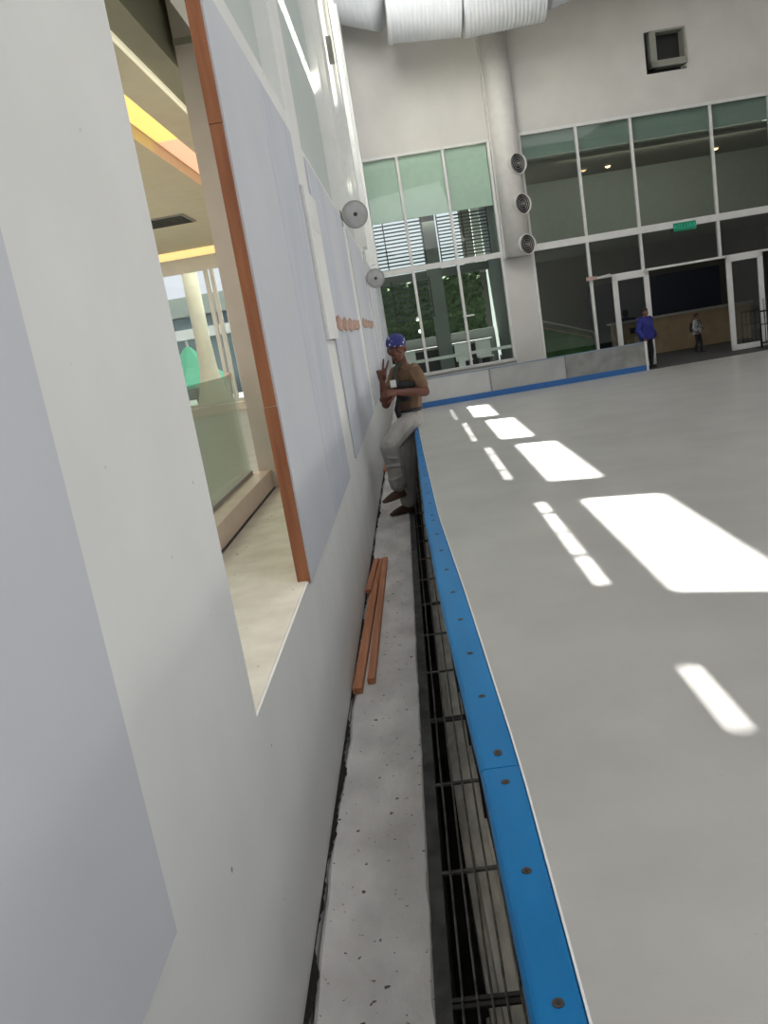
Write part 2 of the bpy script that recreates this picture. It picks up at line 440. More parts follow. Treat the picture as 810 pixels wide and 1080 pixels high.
# ------------------------------------------------------------------ rail, barrier, grating
def sweep(name, prof, y0, y1, mat, parent=None, step=.12, bevel=0, smooth=False):
    """prof(y) -> cross-section points (x, z), closed"""
    b = MB(); N = max(2, int((y1-y0)/step)); rows = []
    for i in range(N+1):
        y = y0 + (y1-y0)*i/N
        rows.append([b._v((x, y, z)) for x, z in prof(y)])
    m = len(rows[0])
    for a, c in zip(rows, rows[1:]):
        for j in range(m):
            k2 = (j+1) % m
            b.bm.faces.new((a[j], a[k2], c[k2], c[j]))
    b.bm.faces.new(rows[0]); b.bm.faces.new(rows[-1][::-1])
    return build(name, b, mat, parent, smooth=smooth)
ZR = .74
def capprof(y):
    l, r = RL(y), RR(y); h = .028
    p = [(r, ZR-h), (l+.003, ZR-h), (l, ZR-h+.004), (l, ZR-.011), (l+.0025, ZR-.005), (l+.007, ZR-.0015), (l+.013, ZR)]
    p += [(r-.006, ZR), (r-.002, ZR-.001), (r, ZR-.003)]
    return p
sb = MB(); sb.lathe((0,0,0), (0,0,1), [(0,.0085),(.0012,.0082),(.0015,.007)], 18)
screw0 = None
joints = [-1.0, 1.47, 3.68, 5.88, 8.08, 10.3]
lab = ['blue rail cap section nearest the camera with dark countersunk screws',
       'blue rail cap section between the two visible joints, second from the camera',
       'blue rail cap section scuffed and glossy, running up to the worker',
       'blue rail cap section the worker in the blue cap sits on',
       'blue rail cap section beyond the worker in the blue cap']
sm = bpy.data.meshes.new('screw'); bmesh.ops.recalc_face_normals(sb.bm, faces=sb.bm.faces); sb.bm.to_mesh(sm); sm.materials.append(SCREW)
sb2 = MB(); sb2.lathe((0,0,.0014), (0,0,1), [(0,.0042),(.0006,.0040)], 6)
sm2 = bpy.data.meshes.new('screw_socket'); bmesh.ops.recalc_face_normals(sb2.bm, faces=sb2.bm.faces); sb2.bm.to_mesh(sm2); sm2.materials.append(SCREWD)
for (a, c), l in zip(zip(joints, joints[1:]), lab):
    t = thing('rail_cap', l, 'rail cap', ((RL(a)+RR(a))/2, (a+c)/2, ZR-.028), 'blue rail caps on the rink barrier')
    o = V(t['_w'])
    sweep('cap', capprof, a+.0012, c-.0012, BLUE, t)
    y = c - .054
    ylist = []
    while y > a + .03: ylist.append(y); y -= .262
    ylist.append(a+.052)
    for y in sorted(set(round(q, 3) for q in ylist)):
        if y > 7.0: continue
        x = RL(y) + (RR(y)-RL(y))*.56
        s = bpy.data.objects.new('screw', sm); COL.objects.link(s); s.parent = t; s.location = V((x, y, ZR-.0002)) - o
        q = bpy.data.objects.new('screw_socket', sm2); COL.objects.link(q); q.parent = s
# barrier under the caps: white boards on steel posts
jb = [-1.0, 2.2, 5.4, 8.6, 11.8, 22.0]
bl = ['white barrier board under the near end of the blue rail', 'white barrier board under the blue rail beside the second cap joint',
      'white barrier board under the blue rail before the worker', 'white barrier board behind the worker, under the rail', 'farthest white barrier board of the near side, reaching the end boards']
for (a, c), l in zip(zip(jb, jb[1:]), bl):
    t = thing('barrier_board', l, 'barrier', ((RL(a)+RR(a))/2, (a+c)/2, ICEZ), 'white boards of the near barrier')
    sweep('board', lambda y: [(RR(y)+.0008, ICEZ), (RR(y)+.0045, ICEZ), (RR(y)+.0045, ZR+.0015), (RR(y)+.0008, ZR+.0015)], a, c, WHITEP, t, .2)
    sweep('inner_panel', lambda y: [(RO(y), -.5), (RO(y)+.005, -.5), (RO(y)+.005, ZR-.03), (RO(y), ZR-.03)], a, c, DARKM, t, .2)
    y = a + .3
    while y < c and y < 8:
        b = MB(); x = RO(y); b.box(x-.008, x-.0005, y-.02, y+.02, -.3, ZR-.03); b.box(x-.012, x-.0005, y-.03, y+.03, .18, .24)
        build('post', b, DARKM, t); y += .495
# grating sections
ng = 0
gl = ['steel grating section nearest the camera over the drain channel', 'second steel grating section from the camera, red litter lying below it',
      'third steel grating section from the camera, beside the bare ledge', 'fourth steel grating section, beside the planks on the ledge',
      'fifth steel grating section, beyond the planks on the ledge', "steel grating section by the worker's feet",
      'steel grating section just past the worker']
for s in range(7):
    a = .22 + 1.485*s; c = a + 1.48
    t = thing('floor_grating', gl[s], 'grating', (-.05, (a+c)/2, -.01), 'gratings over the drain channel')
    for j in range(5):
        b = MB(); xo = -.112 + .0362*j; pts = []
        for i in range(9):
            y = a + (c-a)*i/8; pts.append((xo + DX(y)*1.3 + random.uniform(-.0012, .0012), y, -.006))
        b.tube(pts, .0034, 8); build('bearing_bar', b, GALV, t, True)
    for j in range(4):
        y = a + .0 + .4925*j if j else a + .008
        if j == 3: y = c - .008
        b = MB(); b.box(-.139+DX(y), .034+DX(y)*1.6, y-.007, y+.007, -.016, -.008); build('cross_bar', b, GALV if j in (1,2) else DARKM, t)
# litter in the channel
b = MB(); random.seed(3)
b.ell((0,0,0), (.018,.03,.012), sub=3)
for v in b.bm.verts: v.co *= random.uniform(.75, 1.25)
t = build('candy_wrapper', b, M('litter_foil', (.30,.03,.025,1), .5, col2=(.42,.38,.33,1), scale=35), smooth=False)
tag(t, 'crumpled red and white wrapper lying under the grating', 'litter'); t.location = (-.085, 1.87, -.306)
b = MB(); b.ell((0,0,0), (.012,.018,.01), sub=2)
for v in b.bm.verts: v.co *= random.uniform(.75, 1.25)
t = build('paper_scrap', b, M('litter_white', (.6,.6,.57,1), .6)); tag(t, 'small white scrap beside the red wrapper under the grating', 'litter'); t.location = (-.06, 1.93, -.308)

# planks on the ledge
def plank(p, q, w, h, label):
    b = MB(); p, q = V(p), V(q)
    b.bar(p + V((0,0,h/2+.0005)), q + V((0,0,h/2+.0005)), w, h)
    return tag(build('plank', b, WOODP, bevel=.002), label, 'plank', 'planks lying on the ledge')
plank((-.472,3.53,0), (-.436,5.70,0), .046, .030, 'longest raw plank on the ledge, its end nearest the camera beside the wall')
plank((-.411,3.62,0), (-.394,5.72,0), .036, .030, 'straight raw plank on the ledge lying on the rink side of its pair')
plank((-.478,4.92,.0305), (-.449,5.62,.0305), .034, .026, 'short raw plank end lying on the longest plank by the wall')
plank((-.487,9.5,0), (-.478,10.2,0), .035, .03, "small reddish plank by the wall foot behind the worker's raised leg")

# ------------------------------------------------------------------ corridor beyond the opening
mb = MB(); mb.box(-.99, -.513, 1.86, 5.19, .735, .738); struct(build('window_2', mb, SILL, origin=(0,0,0)))   # worn sill top
mb = MB(); mb.box(-14, XB, -5, 14, .5, .735); struct(build('floor_corridor', mb, STONE, origin=(0,0,0)))
t = thing('stone_kerb', 'pinkish stone kerb under the glass balustrade beyond the sill', 'kerb', (-1.05, 3.5, .738))
b = MB(); b.box(-1.13, -.985, 1.87, 5.19, .738, .862); build('kerb', b, KERB, t, bevel=.004)
b = MB(); b.box(-.985, -.978, 1.87, 5.19, .738, .748); build('kerb_foot_strip', b, BLACK, t)  # thin black strip along the kerb foot
t = thing('glass_balustrade', 'frameless grey-green glass balustrade standing on the stone kerb', 'balustrade', (-1.1, 3.5, .862))
for (a, c) in ((1.9, 3.4), (3.41, 5.12)):
    b = MB(); b.box(-1.108, -1.094, a, c, .862, 1.49); build('glass_panel', b, GLASS_B, t)
b = MB(); b.box(-1.115, -1.087, 1.9, 5.12, .862, .885); build('channel', b, GREYM, t)
b = MB(); b.ell((-1.10,5.06,1.497), (.016,.016,.012)); b.box(-1.112,-1.090,5.045,5.075,1.46,1.495); build('clamp', b, KERB, t)
# ceiling with soffits
mb = MB(); mb.box(-14, -1.80, -5, 14, 3.30, 3.42); mb.box(-1.52, -1.27, -5, 14, 3.30, 3.42); mb.box(-1.8, -1.52, 9.4, 14, 3.30, 3.42); mb.box(-1.8,-1.52,-5,9.4,3.40,3.42)
struct(build('ceiling_corridor', mb, CREAM, origin=(0,0,0)))
mb = MB(); mb.box(-1.27, -1.10, -5, 14, 3.31, 3.80); mb.box(-1.10, -.645, -5, 14, 3.75, 3.80); struct(build('ceiling_soffit', mb, OLIVE, origin=(0,0,0)))
b = MB(); b.box(-1.275, -1.255, -5, 14, 3.285, 3.34); tag(build('ceiling_batten', b, glow('cove_edge', (1,.95,.72,1), .5)), 'thin pale lit edge strip along the corridor ceiling', 'light strip')
b = MB(); b.box(-1.77, -1.55, 4.0, 7.2, 3.385, 3.399); b2 = build('cove_light', b, glow('cove_yellow', (1,.70,.22,1), 1.0)); tag(b2, 'yellow lit cove recess in the corridor ceiling', 'cove light')
b = MB(); b.box(-1.77, -1.55, 7.21, 9.3, 3.385, 3.399); b2 = build('cove_light', b, glow('cove_pink', (1,.55,.36,1), .85)); tag(b2, 'pinkish lit cove recess in the corridor ceiling, beyond the yellow one', 'cove light')
t = thing('ceiling_grille', 'dark slotted air grille in the cream corridor ceiling', 'grille', (-2.65, 10.45, 3.28))
b = MB(); b.box(-2.95, -2.36, 10.1, 10.75, 3.285, 3.30); build('frame', b, GREYM, t)
b = MB()
for i in range(6): b.box(-2.92, -2.39, 10.15+.1*i, 10.20+.1*i, 3.278, 3.286)
build('slats', b, DARKM, t)
b = MB(); b.box(-14, -1.2, 13.3, 13.42, 3.2, 3.30); tag(build('light_strip', b, glow('cove_warm', (1,.74,.32,1), .8)), 'warm lit strip above the corridor glazing', 'light strip')
# kerb at the far end of the corridor and its glazing
b = MB(); b.box(-14, -1.1, 13.35, 13.75, .735, .86); tag(build('stone_kerb', b, JAMB), 'pale stone kerb below the far corridor glazing', 'kerb')
r = sroot('window_20', (-4, 14, .8))
b = MB()
for x in (-1.3, -2.55, -2.98, -3.08, -4.2, -5.4, -6.6): b.box(x-.03, x+.03, 13.9, 14.0, .74, 3.295)
b.box(-14, -1.1, 13.88, 13.895, 3.02, 3.29); b.box(-14, -1.1, 13.88, 13.895, .74, .9)
build('window_frame', b, FRAME, r)
b = MB(); b.face([(-14,13.95,.86),(-1.1,13.95,.86),(-1.1,13.95,3.02),(-14,13.95,3.02)]); build('glass_pane', b, GLASS_C, r)
mb = MB(); mb.box(-1.2, XB, 5.95, 14, .735, 3.34); struct(build('wall_corridor', mb, JAMB, origin=(0,0,0)))
mb = MB(); mb.box(-40, -1.2, 14.1, 60, .3, .5); struct(build('floor_plaza', mb, M('dark_paving', (.055,.06,.05,1), .8), origin=(0,0,0)))
mb = MB(); mb.box(-16, -1.2, 14.05, 22.5, 4.4, 4.6); struct(build('sun_blocker', mb, CREAM, origin=(0,0,0)))  # unseen slab added to keep the sun off column and parasol
# white flared column outside
b = MB(); b.lathe((-3.75,15.6,.5), (0,0,1), [(0,.42),(.2,.36),(.5,.26),(.9,.17),(1.5,.14),(4.5,.15)], 24); tag(build('flared_column', b, M('column_cream', (.8,.78,.66,1), .5), smooth=True), 'cream round column with flared foot outside the corridor glazing', 'column')
# green parasol outside
t = thing('parasol', 'mint green parasol canopy outside the corridor glazing', 'parasol', (-4.95, 19, .5))
b = MB(); b.tube([(-4.95,19,.5),(-4.95,19,2.1)], .03, 10); build('pole', b, FRAME, t, True)
b = MB(); b.lathe((-4.95,19,1.05), (0,0,1), [(0,.88),(.1,.86),(.45,.45),(.88,.1),(.93,.02)], 8); build('canopy', b, M('glowing_mint_canvas', (.18,.62,.45,1), .6, emit=(.18,.62,.45,1), emits=.12), t)  # canvas is no lamp; a faint glow is put into its colour
# building bands across the plaza
t = thing('plaza_building', 'pale building with grey and white bands across the plaza outside', 'building', (-7, 26, .5))
BG = M('facade_grey', (.33,.37,.34,1), .5); BW = M('facade_white', (.72,.73,.72,1), .5); BB = M('facade_glass', (.25,.33,.36,1), .2)
b = MB(); b.box(-20, -3.4, 26, 30, .5, 3.5); build('wall', b, BB, t)
b = MB(); b.box(-20, -3.4, 25.6, 26, 2.98, 3.55); build('grey_band', b, BG, t)
b = MB(); b.box(-20, -3.4, 25.5, 26, 2.3, 2.6); build('white_band', b, BW, t)
for x in (-7.2, -6.1, -5.2, -4.4):
    b = MB(); b.box(x-.08, x+.08, 25.7, 26, .5, 2.97); build('pillar', b, BW, t)

# ------------------------------------------------------------------ end of the hall
KA = math.atan(.08); CA, SA = math.cos(KA), math.sin(KA)
Y0 = 23.4; S = Y0/22.1
FW = lambda u, d, z: V((u*CA - d*SA, Y0 + u*SA + d*CA, z))
BW_ = lambda u, d, z: V((u*CA - d*SA, 22.1 + u*SA + d*CA, z))
fu = lambda u: u*S
fz = lambda z: 1.6 + (z-1.6)*S
FL = ICEZ
U = [fu(u) for u in (-.74, .43, 1.60, 2.76)]
ZT, ZM, ZB = fz(5.80), fz(3.0), fz(.30)
UR = [fu(u) for u in (3.56, 5.0, 6.40, 8.46, 9.98, 12.0)]
mb = MB(FW)
v0, v1, w0, w1 = fu(6.95), fu(7.97), fz(6.70), fz(7.66)
mb.box(-1.6, 16, 0, .3, ZT+.0, fz(6.70)); mb.box(-1.6, v0, 0, .3, w0, w1); mb.box(v1, 16, 0, .3, w0, w1); mb.box(-1.6, 16, 0, .3, w1, 11.5)
mb.box(-1.6, U[0]-.04, 0, .3, FL-.1, ZT); mb.box(U[3]+.04, UR[0], -.02, .3, FL-.1, ZT)
mb.box(U[0]-.04, U[3]+.04, 0, .3, FL-.1, ZB-.03)
mb.box(UR[-1]+.05, 16, 0, .3, FL-.1, ZT)
struct(build('wall_far', mb, W_FAR, origin=(0,0,0)))
# glazing, left
org = FW(U[0], 0, ZB)
r = sroot('window_1', org)
fb = MB(FW); m = .035
for i, u in enumerate(U): fb.box(u-m, u+m, -.05, .06, ZB-.02, ZT)
fb.box(U[0], U[3], -.05, .06, ZT-.06, ZT); fb.box(U[0], U[3], -.055, .065, ZM-.07, ZM+.07); fb.box(U[0], U[3], -.05, .06, ZB-.03, ZB+.05)
build('window_frame', fb, FRAME, r)
fb = MB(FW); fb.box(U[0], U[3], .02, .06, fz(.62), fz(.70)); fb.box(fu(1.28), fu(1.45), .02, .06, fz(.3), fz(.66)); build('rail', fb, FRAME, r)
for i in range(3):
    for z0, z1 in ((ZB, ZM), (ZM, ZT)):
        g = MB(FW); g.face([(U[i],0,z0),(U[i+1],0,z0),(U[i+1],0,z1),(U[i],0,z1)]); build('glass_pane', g, GLASS_L, r)
hd = MB(FW); hd.bar((U[2]-.06,-.08,fz(1.62)), (U[2]+.25,-.08,fz(1.62)), .05, .05); build('handle', hd, FRAME, r)
# glazing, right
r = sroot('window_2_far', FW(UR[0], 0, FL))
ZM2 = fz(3.03); ZD = fz(2.02)
fb = MB(FW)
for i, u in enumerate(UR): fb.box(u-m, u+m, -.05, .06, ZM2 if i > 2 else (ZD if i == 2 else FL), ZT+.02)
fb.box(UR[0], UR[-1], -.05, .06, ZT-.04, ZT+.04); fb.box(UR[0], UR[-1], -.07, .07, ZM2-.09, ZM2+.09)
fb.box(UR[1], UR[-1], -.04, .05, ZD-.03, ZD+.03)
fb.box(fu(8.46)-m, fu(8.46)+m, -.05, .06, ZD, ZM2); fb.box(fu(9.98)-m, fu(9.98)+m, -.05, .06, FL, ZM2)
build('window_frame', fb, FRAME, r)
for i in range(5):
    g = MB(FW); g.face([(UR[i],0,ZM2),(UR[i+1],0,ZM2),(UR[i+1],0,ZT),(UR[i],0,ZT)]); build('glass_pane', g, GLASS_R, r)
    g = MB(FW); g.face([(UR[i],0,ZD),(UR[i+1],0,ZD),(UR[i+1],0,ZM2),(UR[i],0,ZM2)]); build('glass_pane', g, GLASS_R, r)
g = MB(FW); g.face([(UR[0],0,FL),(UR[1],0,FL),(UR[1],0,ZD),(UR[0],0,ZD)]); build('glass_pane', g, GLASS_R, r)
g = MB(FW); g.face([(UR[1],0,FL),(fu(5.54),0,FL),(fu(5.54),0,ZD),(UR[1],0,ZD)]); build('glass_pane', g, GLASS_R, r)
fx = thing('door_closer', 'small red and white closer on the mullion left of the white door', 'door closer', FW(fu(4.98), -.1, ZD))
b = MB(FW); b.box(fu(4.86), fu(5.14), -.12, -.05, ZD-.04, ZD+.06); build('body', b, M('pinkish_metal', (.45,.32,.29,1), .5), fx)
b = MB(FW); b.bar((fu(5.1),-.09,ZD), (fu(5.5),-.09,ZD+.05), .03, .03); build('arm', b, FRAME, fx)
for n_, (a, c) in enumerate(((5.535, 6.50), (8.57, 9.54))):
    a, c = fu(a), fu(c); zt = ZD + (.0 if n_ else -.0)
    r = sroot('door_%d' % (n_+1), FW(a, -.08, FL+.04))
    b = MB(FW); wd = .14
    b.box(a, a+wd, -.10, -.04, FL+.02, zt); b.box(c-wd, c, -.10, -.04, FL+.02, zt); b.box(a, c, -.10, -.04, zt-.16, zt); b.box(a, c, -.10, -.04, FL+.02, FL+.17)
    build('door_frame', b, FRAME, r)
    g = MB(FW); g.face([(a+wd,-.07,FL+.17),(c-wd,-.07,FL+.17),(c-wd,-.07,zt-.16),(a+wd,-.07,zt-.16)]); build('glass_pane', g, GLASS_R, r)
    b = MB(FW); b.tube([(c-wd/2,-.13,.2),(c-wd/2,-.13,.75)], .02, 8); build('handle', b, GREYM, r, True)
# exit sign
t = thing('exit_sign', 'small green exit sign on the white transom above the doorway', 'sign', FW(fu(7.55), -.1, fz(2.86)))
b = MB(FW); b.box(fu(7.26), fu(7.84), -.13, -.072, fz(2.84), fz(3.05)); build('sign_body', b, M('sign_green', (.01,.20,.11,1), .4, emit=(.01,.22,.12,1), emits=.1), t, bevel=.004)
fc = bpy.data.curves.new('lettering', 'FONT'); fc.body = 'KELUAR'; fc.size = .17; fc.extrude = .002; fc.align_x = 'CENTER'; fc.align_y = 'CENTER'
fo = bpy.data.objects.new('lettering', fc); COL.objects.link(fo)
dg = bpy.context.evaluated_depsgraph_get(); lm = bpy.data.meshes.new_from_object(fo.evaluated_get(dg)); bpy.data.objects.remove(fo)
lo_ = bpy.data.objects.new('lettering', lm); COL.objects.link(lo_); lm.materials.clear(); lm.materials.append(M('sign_letters', (.03,.42,.27,1), .5, emit=(.05,.6,.4,1), emits=.12))
lo_.parent = t; lo_.location = FW(fu(7.55), -.134, fz(2.945)) - V(t['_w']); lo_.rotation_euler = (PI/2, 0, KA)
# round supply duct with three jet nozzles
cu, cr = fu(3.17), .355
t = thing('air_duct', 'white round vertical air duct with three black jet nozzles', 'duct', FW(cu, -.2, fz(2.9)))
b = MB(FW); zz0 = fz(2.88)
b.tube([(cu,-.15,zz0),(cu,-.15,fz(5.6)),(cu,-.15,fz(8.4))], cr, 40); build('pipe', b, DUCTW, t, True)
b = MB(FW); b.box(fu(2.80), cu, -.14, -.02, zz0, fz(8.4)); build('casing', b, DUCTW, t)
for u, z in ((3.385,5.06),(3.405,4.10),(3.40,3.12)):
    c = FW(cu+.19, -.46, fz(z)); ax = (FW(.42,-.91,0)-FW(0,0,0)).normalized()
    rr = .27
    b = MB(); b.lathe(c, ax, [(-.2,rr),(.04,rr),(.06,rr*.98),(.06,rr*.92),(-.1,rr*.9)], 32); nz = build('nozzle', b, DUCTW, t, True)
    b = MB(); b.lathe(c, ax, [(-.03,rr*.91),(.0,rr*.91),(.005,rr*.86)], 32); build('nozzle_core', b, BLACK, nz, True)
    b = MB()
    for q in (.72, .50, .28):
        b.lathe(c + ax*.004, ax, [(0,rr*q),(.025,rr*q),(.025,rr*(q-.03)),(0,rr*(q-.03))], 32)
    build('nozzle_rings', b, GREYM, nz, True)
    b = MB(); b.lathe(c, ax, [(0,.03),(.04,.03)], 12); build('nozzle_hub', b, GREYM, nz)
# big horizontal duct
t = thing('ceiling_duct', 'large white ribbed air duct hanging across the hall above the round pipe', 'duct', (2.5, 21.6, 8.0))
def ribbed(p, q, r0, r1, n, amp=.006):
    pts = []; rs = []
    for i in range(n*8+1):
        f = i/(n*8); pts.append(V(p).lerp(V(q), f)); rs.append(r0+(r1-r0)*f + amp*math.cos(i*PI/2))
    return pts, rs
def ductseg(p, q, r0, r1, n, name='duct_section'):
    b = MB(); pts, rs = ribbed(p, q, r0, r1, n); b.tube(pts, rs, 40); return build(name, b, DUCT, t, True)
ductseg((.72,21.7,9.02), (2.45,21.7,8.87), .80, .80, 9)
ductseg((2.45,21.75,8.90), (4.35,21.75,9.0), .86, .92, 10)
ductseg((4.35,21.75,9.22), (6.6,21.75,9.75), .92, .92, 9)
ductseg((6.6,21.75,9.75), (10.5,21.75,10.2), .92, .92, 9)
b = MB(); b.tube([(.70,21.7,9.02),(.76,21.7,9.02)], .84, 40); build('end_ring', b, WHITEP, t)
ductseg((-.2,22.3,9.75), (.7,22.0,9.3), .75, .72, 5)
# wall vent
t = thing('wall_vent', 'square vent sleeve set askew in a dark hole high on the far wall', 'vent', FW(fu(7.46), 0, fz(6.7)))
b = MB(FW); b.box(v0, v1, .32, .6, w0, w1); b.box(v0,v0+.02,.02,.5,w0,w1); b.box(v0,v1,.02,.5,w0,w0+.02); build('hole_lining', b, BLACK, t)
b = MB(FW); a0, a1, c0, c1 = v0+.13, v1+.0, w0+.13, w1+.0
for q in ((a0,a0+.16,c0,c1),(a1-.05,a1,c0,c1),(a0,a1,c0,c0+.16),(a0,a1,c1-.05,c1)): b.box(q[0],q[1],-.06,.30,q[2],q[3])
build('sleeve', b, VENTM, t)
b = MB(FW); b.box(a0+.1,a1-.04,.28,.31,c0+.1,c1-.04); build('damper', b, BLACK, t)

# end boards of the rink
def dasher(u0, u1, label, m_, endpost=False):
    t = thing('dasher_board', label, 'barrier', BW_((u0+u1)/2, 0, ICEZ), 'boards along the far end of the rink')
    b = MB(BW_); b.box(u0+.01, u1-.01, -.02, .03, -.42, .16); build('panel', b, m_, t)
    b = MB(BW_); b.box(u0+.003, u1-.003, -.04, .05, ICEZ, -.42); build('kick_strip', b, BLUED, t)
    b = MB(BW_); b.box(u0+.003, u1-.003, -.03, .05, .16, .19); build('top_rail', b, M('blue_grey_rail', (.22,.29,.38,1), .4), t)
    if endpost:
        b = MB(BW_); b.box(u1-.06, u1, -.05, .06, ICEZ, .2); build('end_post', b, FRAME, t)
    for u in ((u0,) if u0 > 1 else ()):
        b = MB(BW_); b.box(u-.0, u+.035, -.05, -.02, ICEZ+.15, .19); build('joint_post', b, BOARDD, t)
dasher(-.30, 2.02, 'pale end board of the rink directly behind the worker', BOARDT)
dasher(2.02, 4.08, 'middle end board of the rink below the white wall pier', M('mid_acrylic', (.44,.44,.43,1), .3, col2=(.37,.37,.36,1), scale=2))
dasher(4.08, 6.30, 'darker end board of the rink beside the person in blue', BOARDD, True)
mb = MB(); mb.box(-1.5, 26, 22.0, 34, -.8, ICEZ-.012)
struct(build('floor_lobby', mb, RUBBER, origin=(0,0,0)))
mb = MB(BW_); mb.box(6.3, 16, 0, 12, -.6, ICEZ+.008); mb.box(-1, 6.3, .06, 12, -.6, ICEZ+.008)
struct(build('floor_matting', mb, RUBBER, origin=(0,0,0)))

# ---- room behind the left glazing
mb = MB(FW); mb.box(-2.2, 2.9, 2.4, 2.5, FL, fz(1.2)); mb.box(-2.2, -2.1, .3, 2.4, FL, 8); mb.box(2.9, 3.0, .3, 2.5, FL, 8)
mb.box(-2.2, 2.9, 2.4, 2.5, fz(4.6), 8)
struct(build('wall_cafe', mb, ROOMG, origin=(0,0,0)))
mb = MB(FW); mb.box(-2.2, 2.95, .3, 2.5, 7.4, 7.5); struct(build('ceiling_cafe', mb, ROOMG, origin=(0,0,0)))
mb = MB(FW); mb.box(-2.1, 2.88, .085, .11, fz(4.25), 7.38)
struct(build('trim_5', mb, PALEG, origin=(0,0,0)))
mb = MB(FW); mb.box(1.0, 1.4, 1.3, 1.6, FL, fz(4.6)); struct(build('column_cafe', mb, ROOMG, origin=(0,0,0)))
mb = MB(FW); mb.box(-2.1, 2.89, 1.9, 2.2, fz(2.80), fz(3.02)); struct(build('beam_cafe', mb, ROOMG, origin=(0,0,0)))
def louvre(u0, u1, z0, z1, label, n):
    t = thing('louvre_blind', label, 'blind', FW((u0+u1)/2, 2.2, z0), 'louvre blinds behind the left glazing')
    b = MB(FW)
    for i in range(n):
        z = z0 + (z1-z0)*i/n; b.box(u0, u1, 1.06, 1.14, z, z+.035)
    build('slats', b, M('louvre_slat', (.05,.065,.07,1), .5), t)
    b = MB(FW)
    for u in (u0, (u0+u1)/2, u1): b.box(u-.015, u+.015, 1.03, 1.06, z0, z1)
    build('tape', b, BLACK, t)
louvre(-1.2, .98, fz(3.02), fz(4.45), 'dark slatted louvre blind against bright sky, left of the column', 15)
louvre(1.42, 2.85, fz(3.02), fz(4.35), 'dark slatted louvre blind against bright sky, right of the column', 15)
louvre(-1.2, .98, fz(1.75), fz(2.82), 'lower dark louvre blind against greenery, behind the worker', 8)
mb = MB(FW); mb.box(-2.6, 2.75, 2.85, 3.05, FL, fz(2.9))
hd = build('hedge', mb, LEAF)
hd.data.materials.clear(); hd.data.materials.append(LEAF)
sd = hd.modifiers.new('sub', 'SUBSURF'); sd.subdivision_type = 'SIMPLE'; sd.levels = sd.render_levels = 6
tx = bpy.data.textures.new('leafy', 'CLOUDS'); tx.noise_scale = .15
dm = hd.modifiers.new('leafy', 'DISPLACE'); dm.texture = tx; dm.strength = .35
tag(hd, 'dark green hedge outside behind the cafe', 'hedge')
# lit counter and stools
t = thing('cafe_counter', 'long dark counter behind the left glazing', 'counter', FW(1.0, 2.9, FL))
b = MB(FW); b.box(-.6, 2.6, 1.7, 2.1, FL, fz(.85)); build('body', b, BLACK, t)
b = MB(FW); b.box(-.7, 2.7, 1.65, 2.15, fz(.85), fz(.92)); build('worktop', b, GREYM, t)
def chair(u, d, label):
    t = thing('cafe_chair', label, 'chair', FW(u, d, FL), 'chairs behind the left glazing')
    z = FL + .95
    b = MB(FW); b.box(u-.22, u+.22, d-.22, d+.22, z, z+.05); build('seat', b, FRAME, t, bevel=.02)
    b = MB(FW); b.box(u-.22, u+.22, d+.18, d+.22, z+.05, z+.5); build('backrest', b, FRAME, t, bevel=.01)
    for a in (-.19, .19):
        for c in (-.19, .19):
            b = MB(FW); b.tube([(u+a,d+c,FL+.008),(u+a*.85,d+c*.85,z)], .02, 8); build('leg', b, GREYM, t)
chair(.05, .9, 'pale high chair just right of the worker, behind the glazing')
chair(1.62, .7, 'pale high chair behind the middle of the glazing')
chair(2.25, .8, 'pale high chair near the right edge of the left glazing')
t = thing('table_lamp', 'pale tilted lamp shade behind the worker, inside the glazing', 'lamp', FW(-.28, .9, fz(.9)))
b = MB(FW); b.tube([(-.28,.9,FL+.008),(-.28,.9,fz(1.1))], .02, 8); build('stem', b, GREYM, t)
b = MB(); c = FW(-.28, .9, fz(1.12)); b.lathe(c, V((-.3,0,1)), [(0,.22),(.35,.12),(.36,.02)], 16); build('lamp_shade', b, M('lamp_shade', (.5,.52,.48,1), .6), t)
for u, z, l in ((.50,1.75,'small white spotlight glowing beside the first mullion of the left glazing'), (.52,1.42,'lower small white spotlight beside the first mullion of the left glazing')):
    t = thing('spotlight', l, 'spotlight', FW(u, 1.2, fz(z)))
    b = MB(); b.ell(FW(u,1.2,fz(z)), .05); build('bulb', b, glow('spot_white', (1,.97,.9,1), 3), t, True)
    b = MB(FW); b.tube([(u,1.24,fz(z)),(u,1.5,fz(z)+.05)], .03, 8); build('arm', b, GREYM, t)

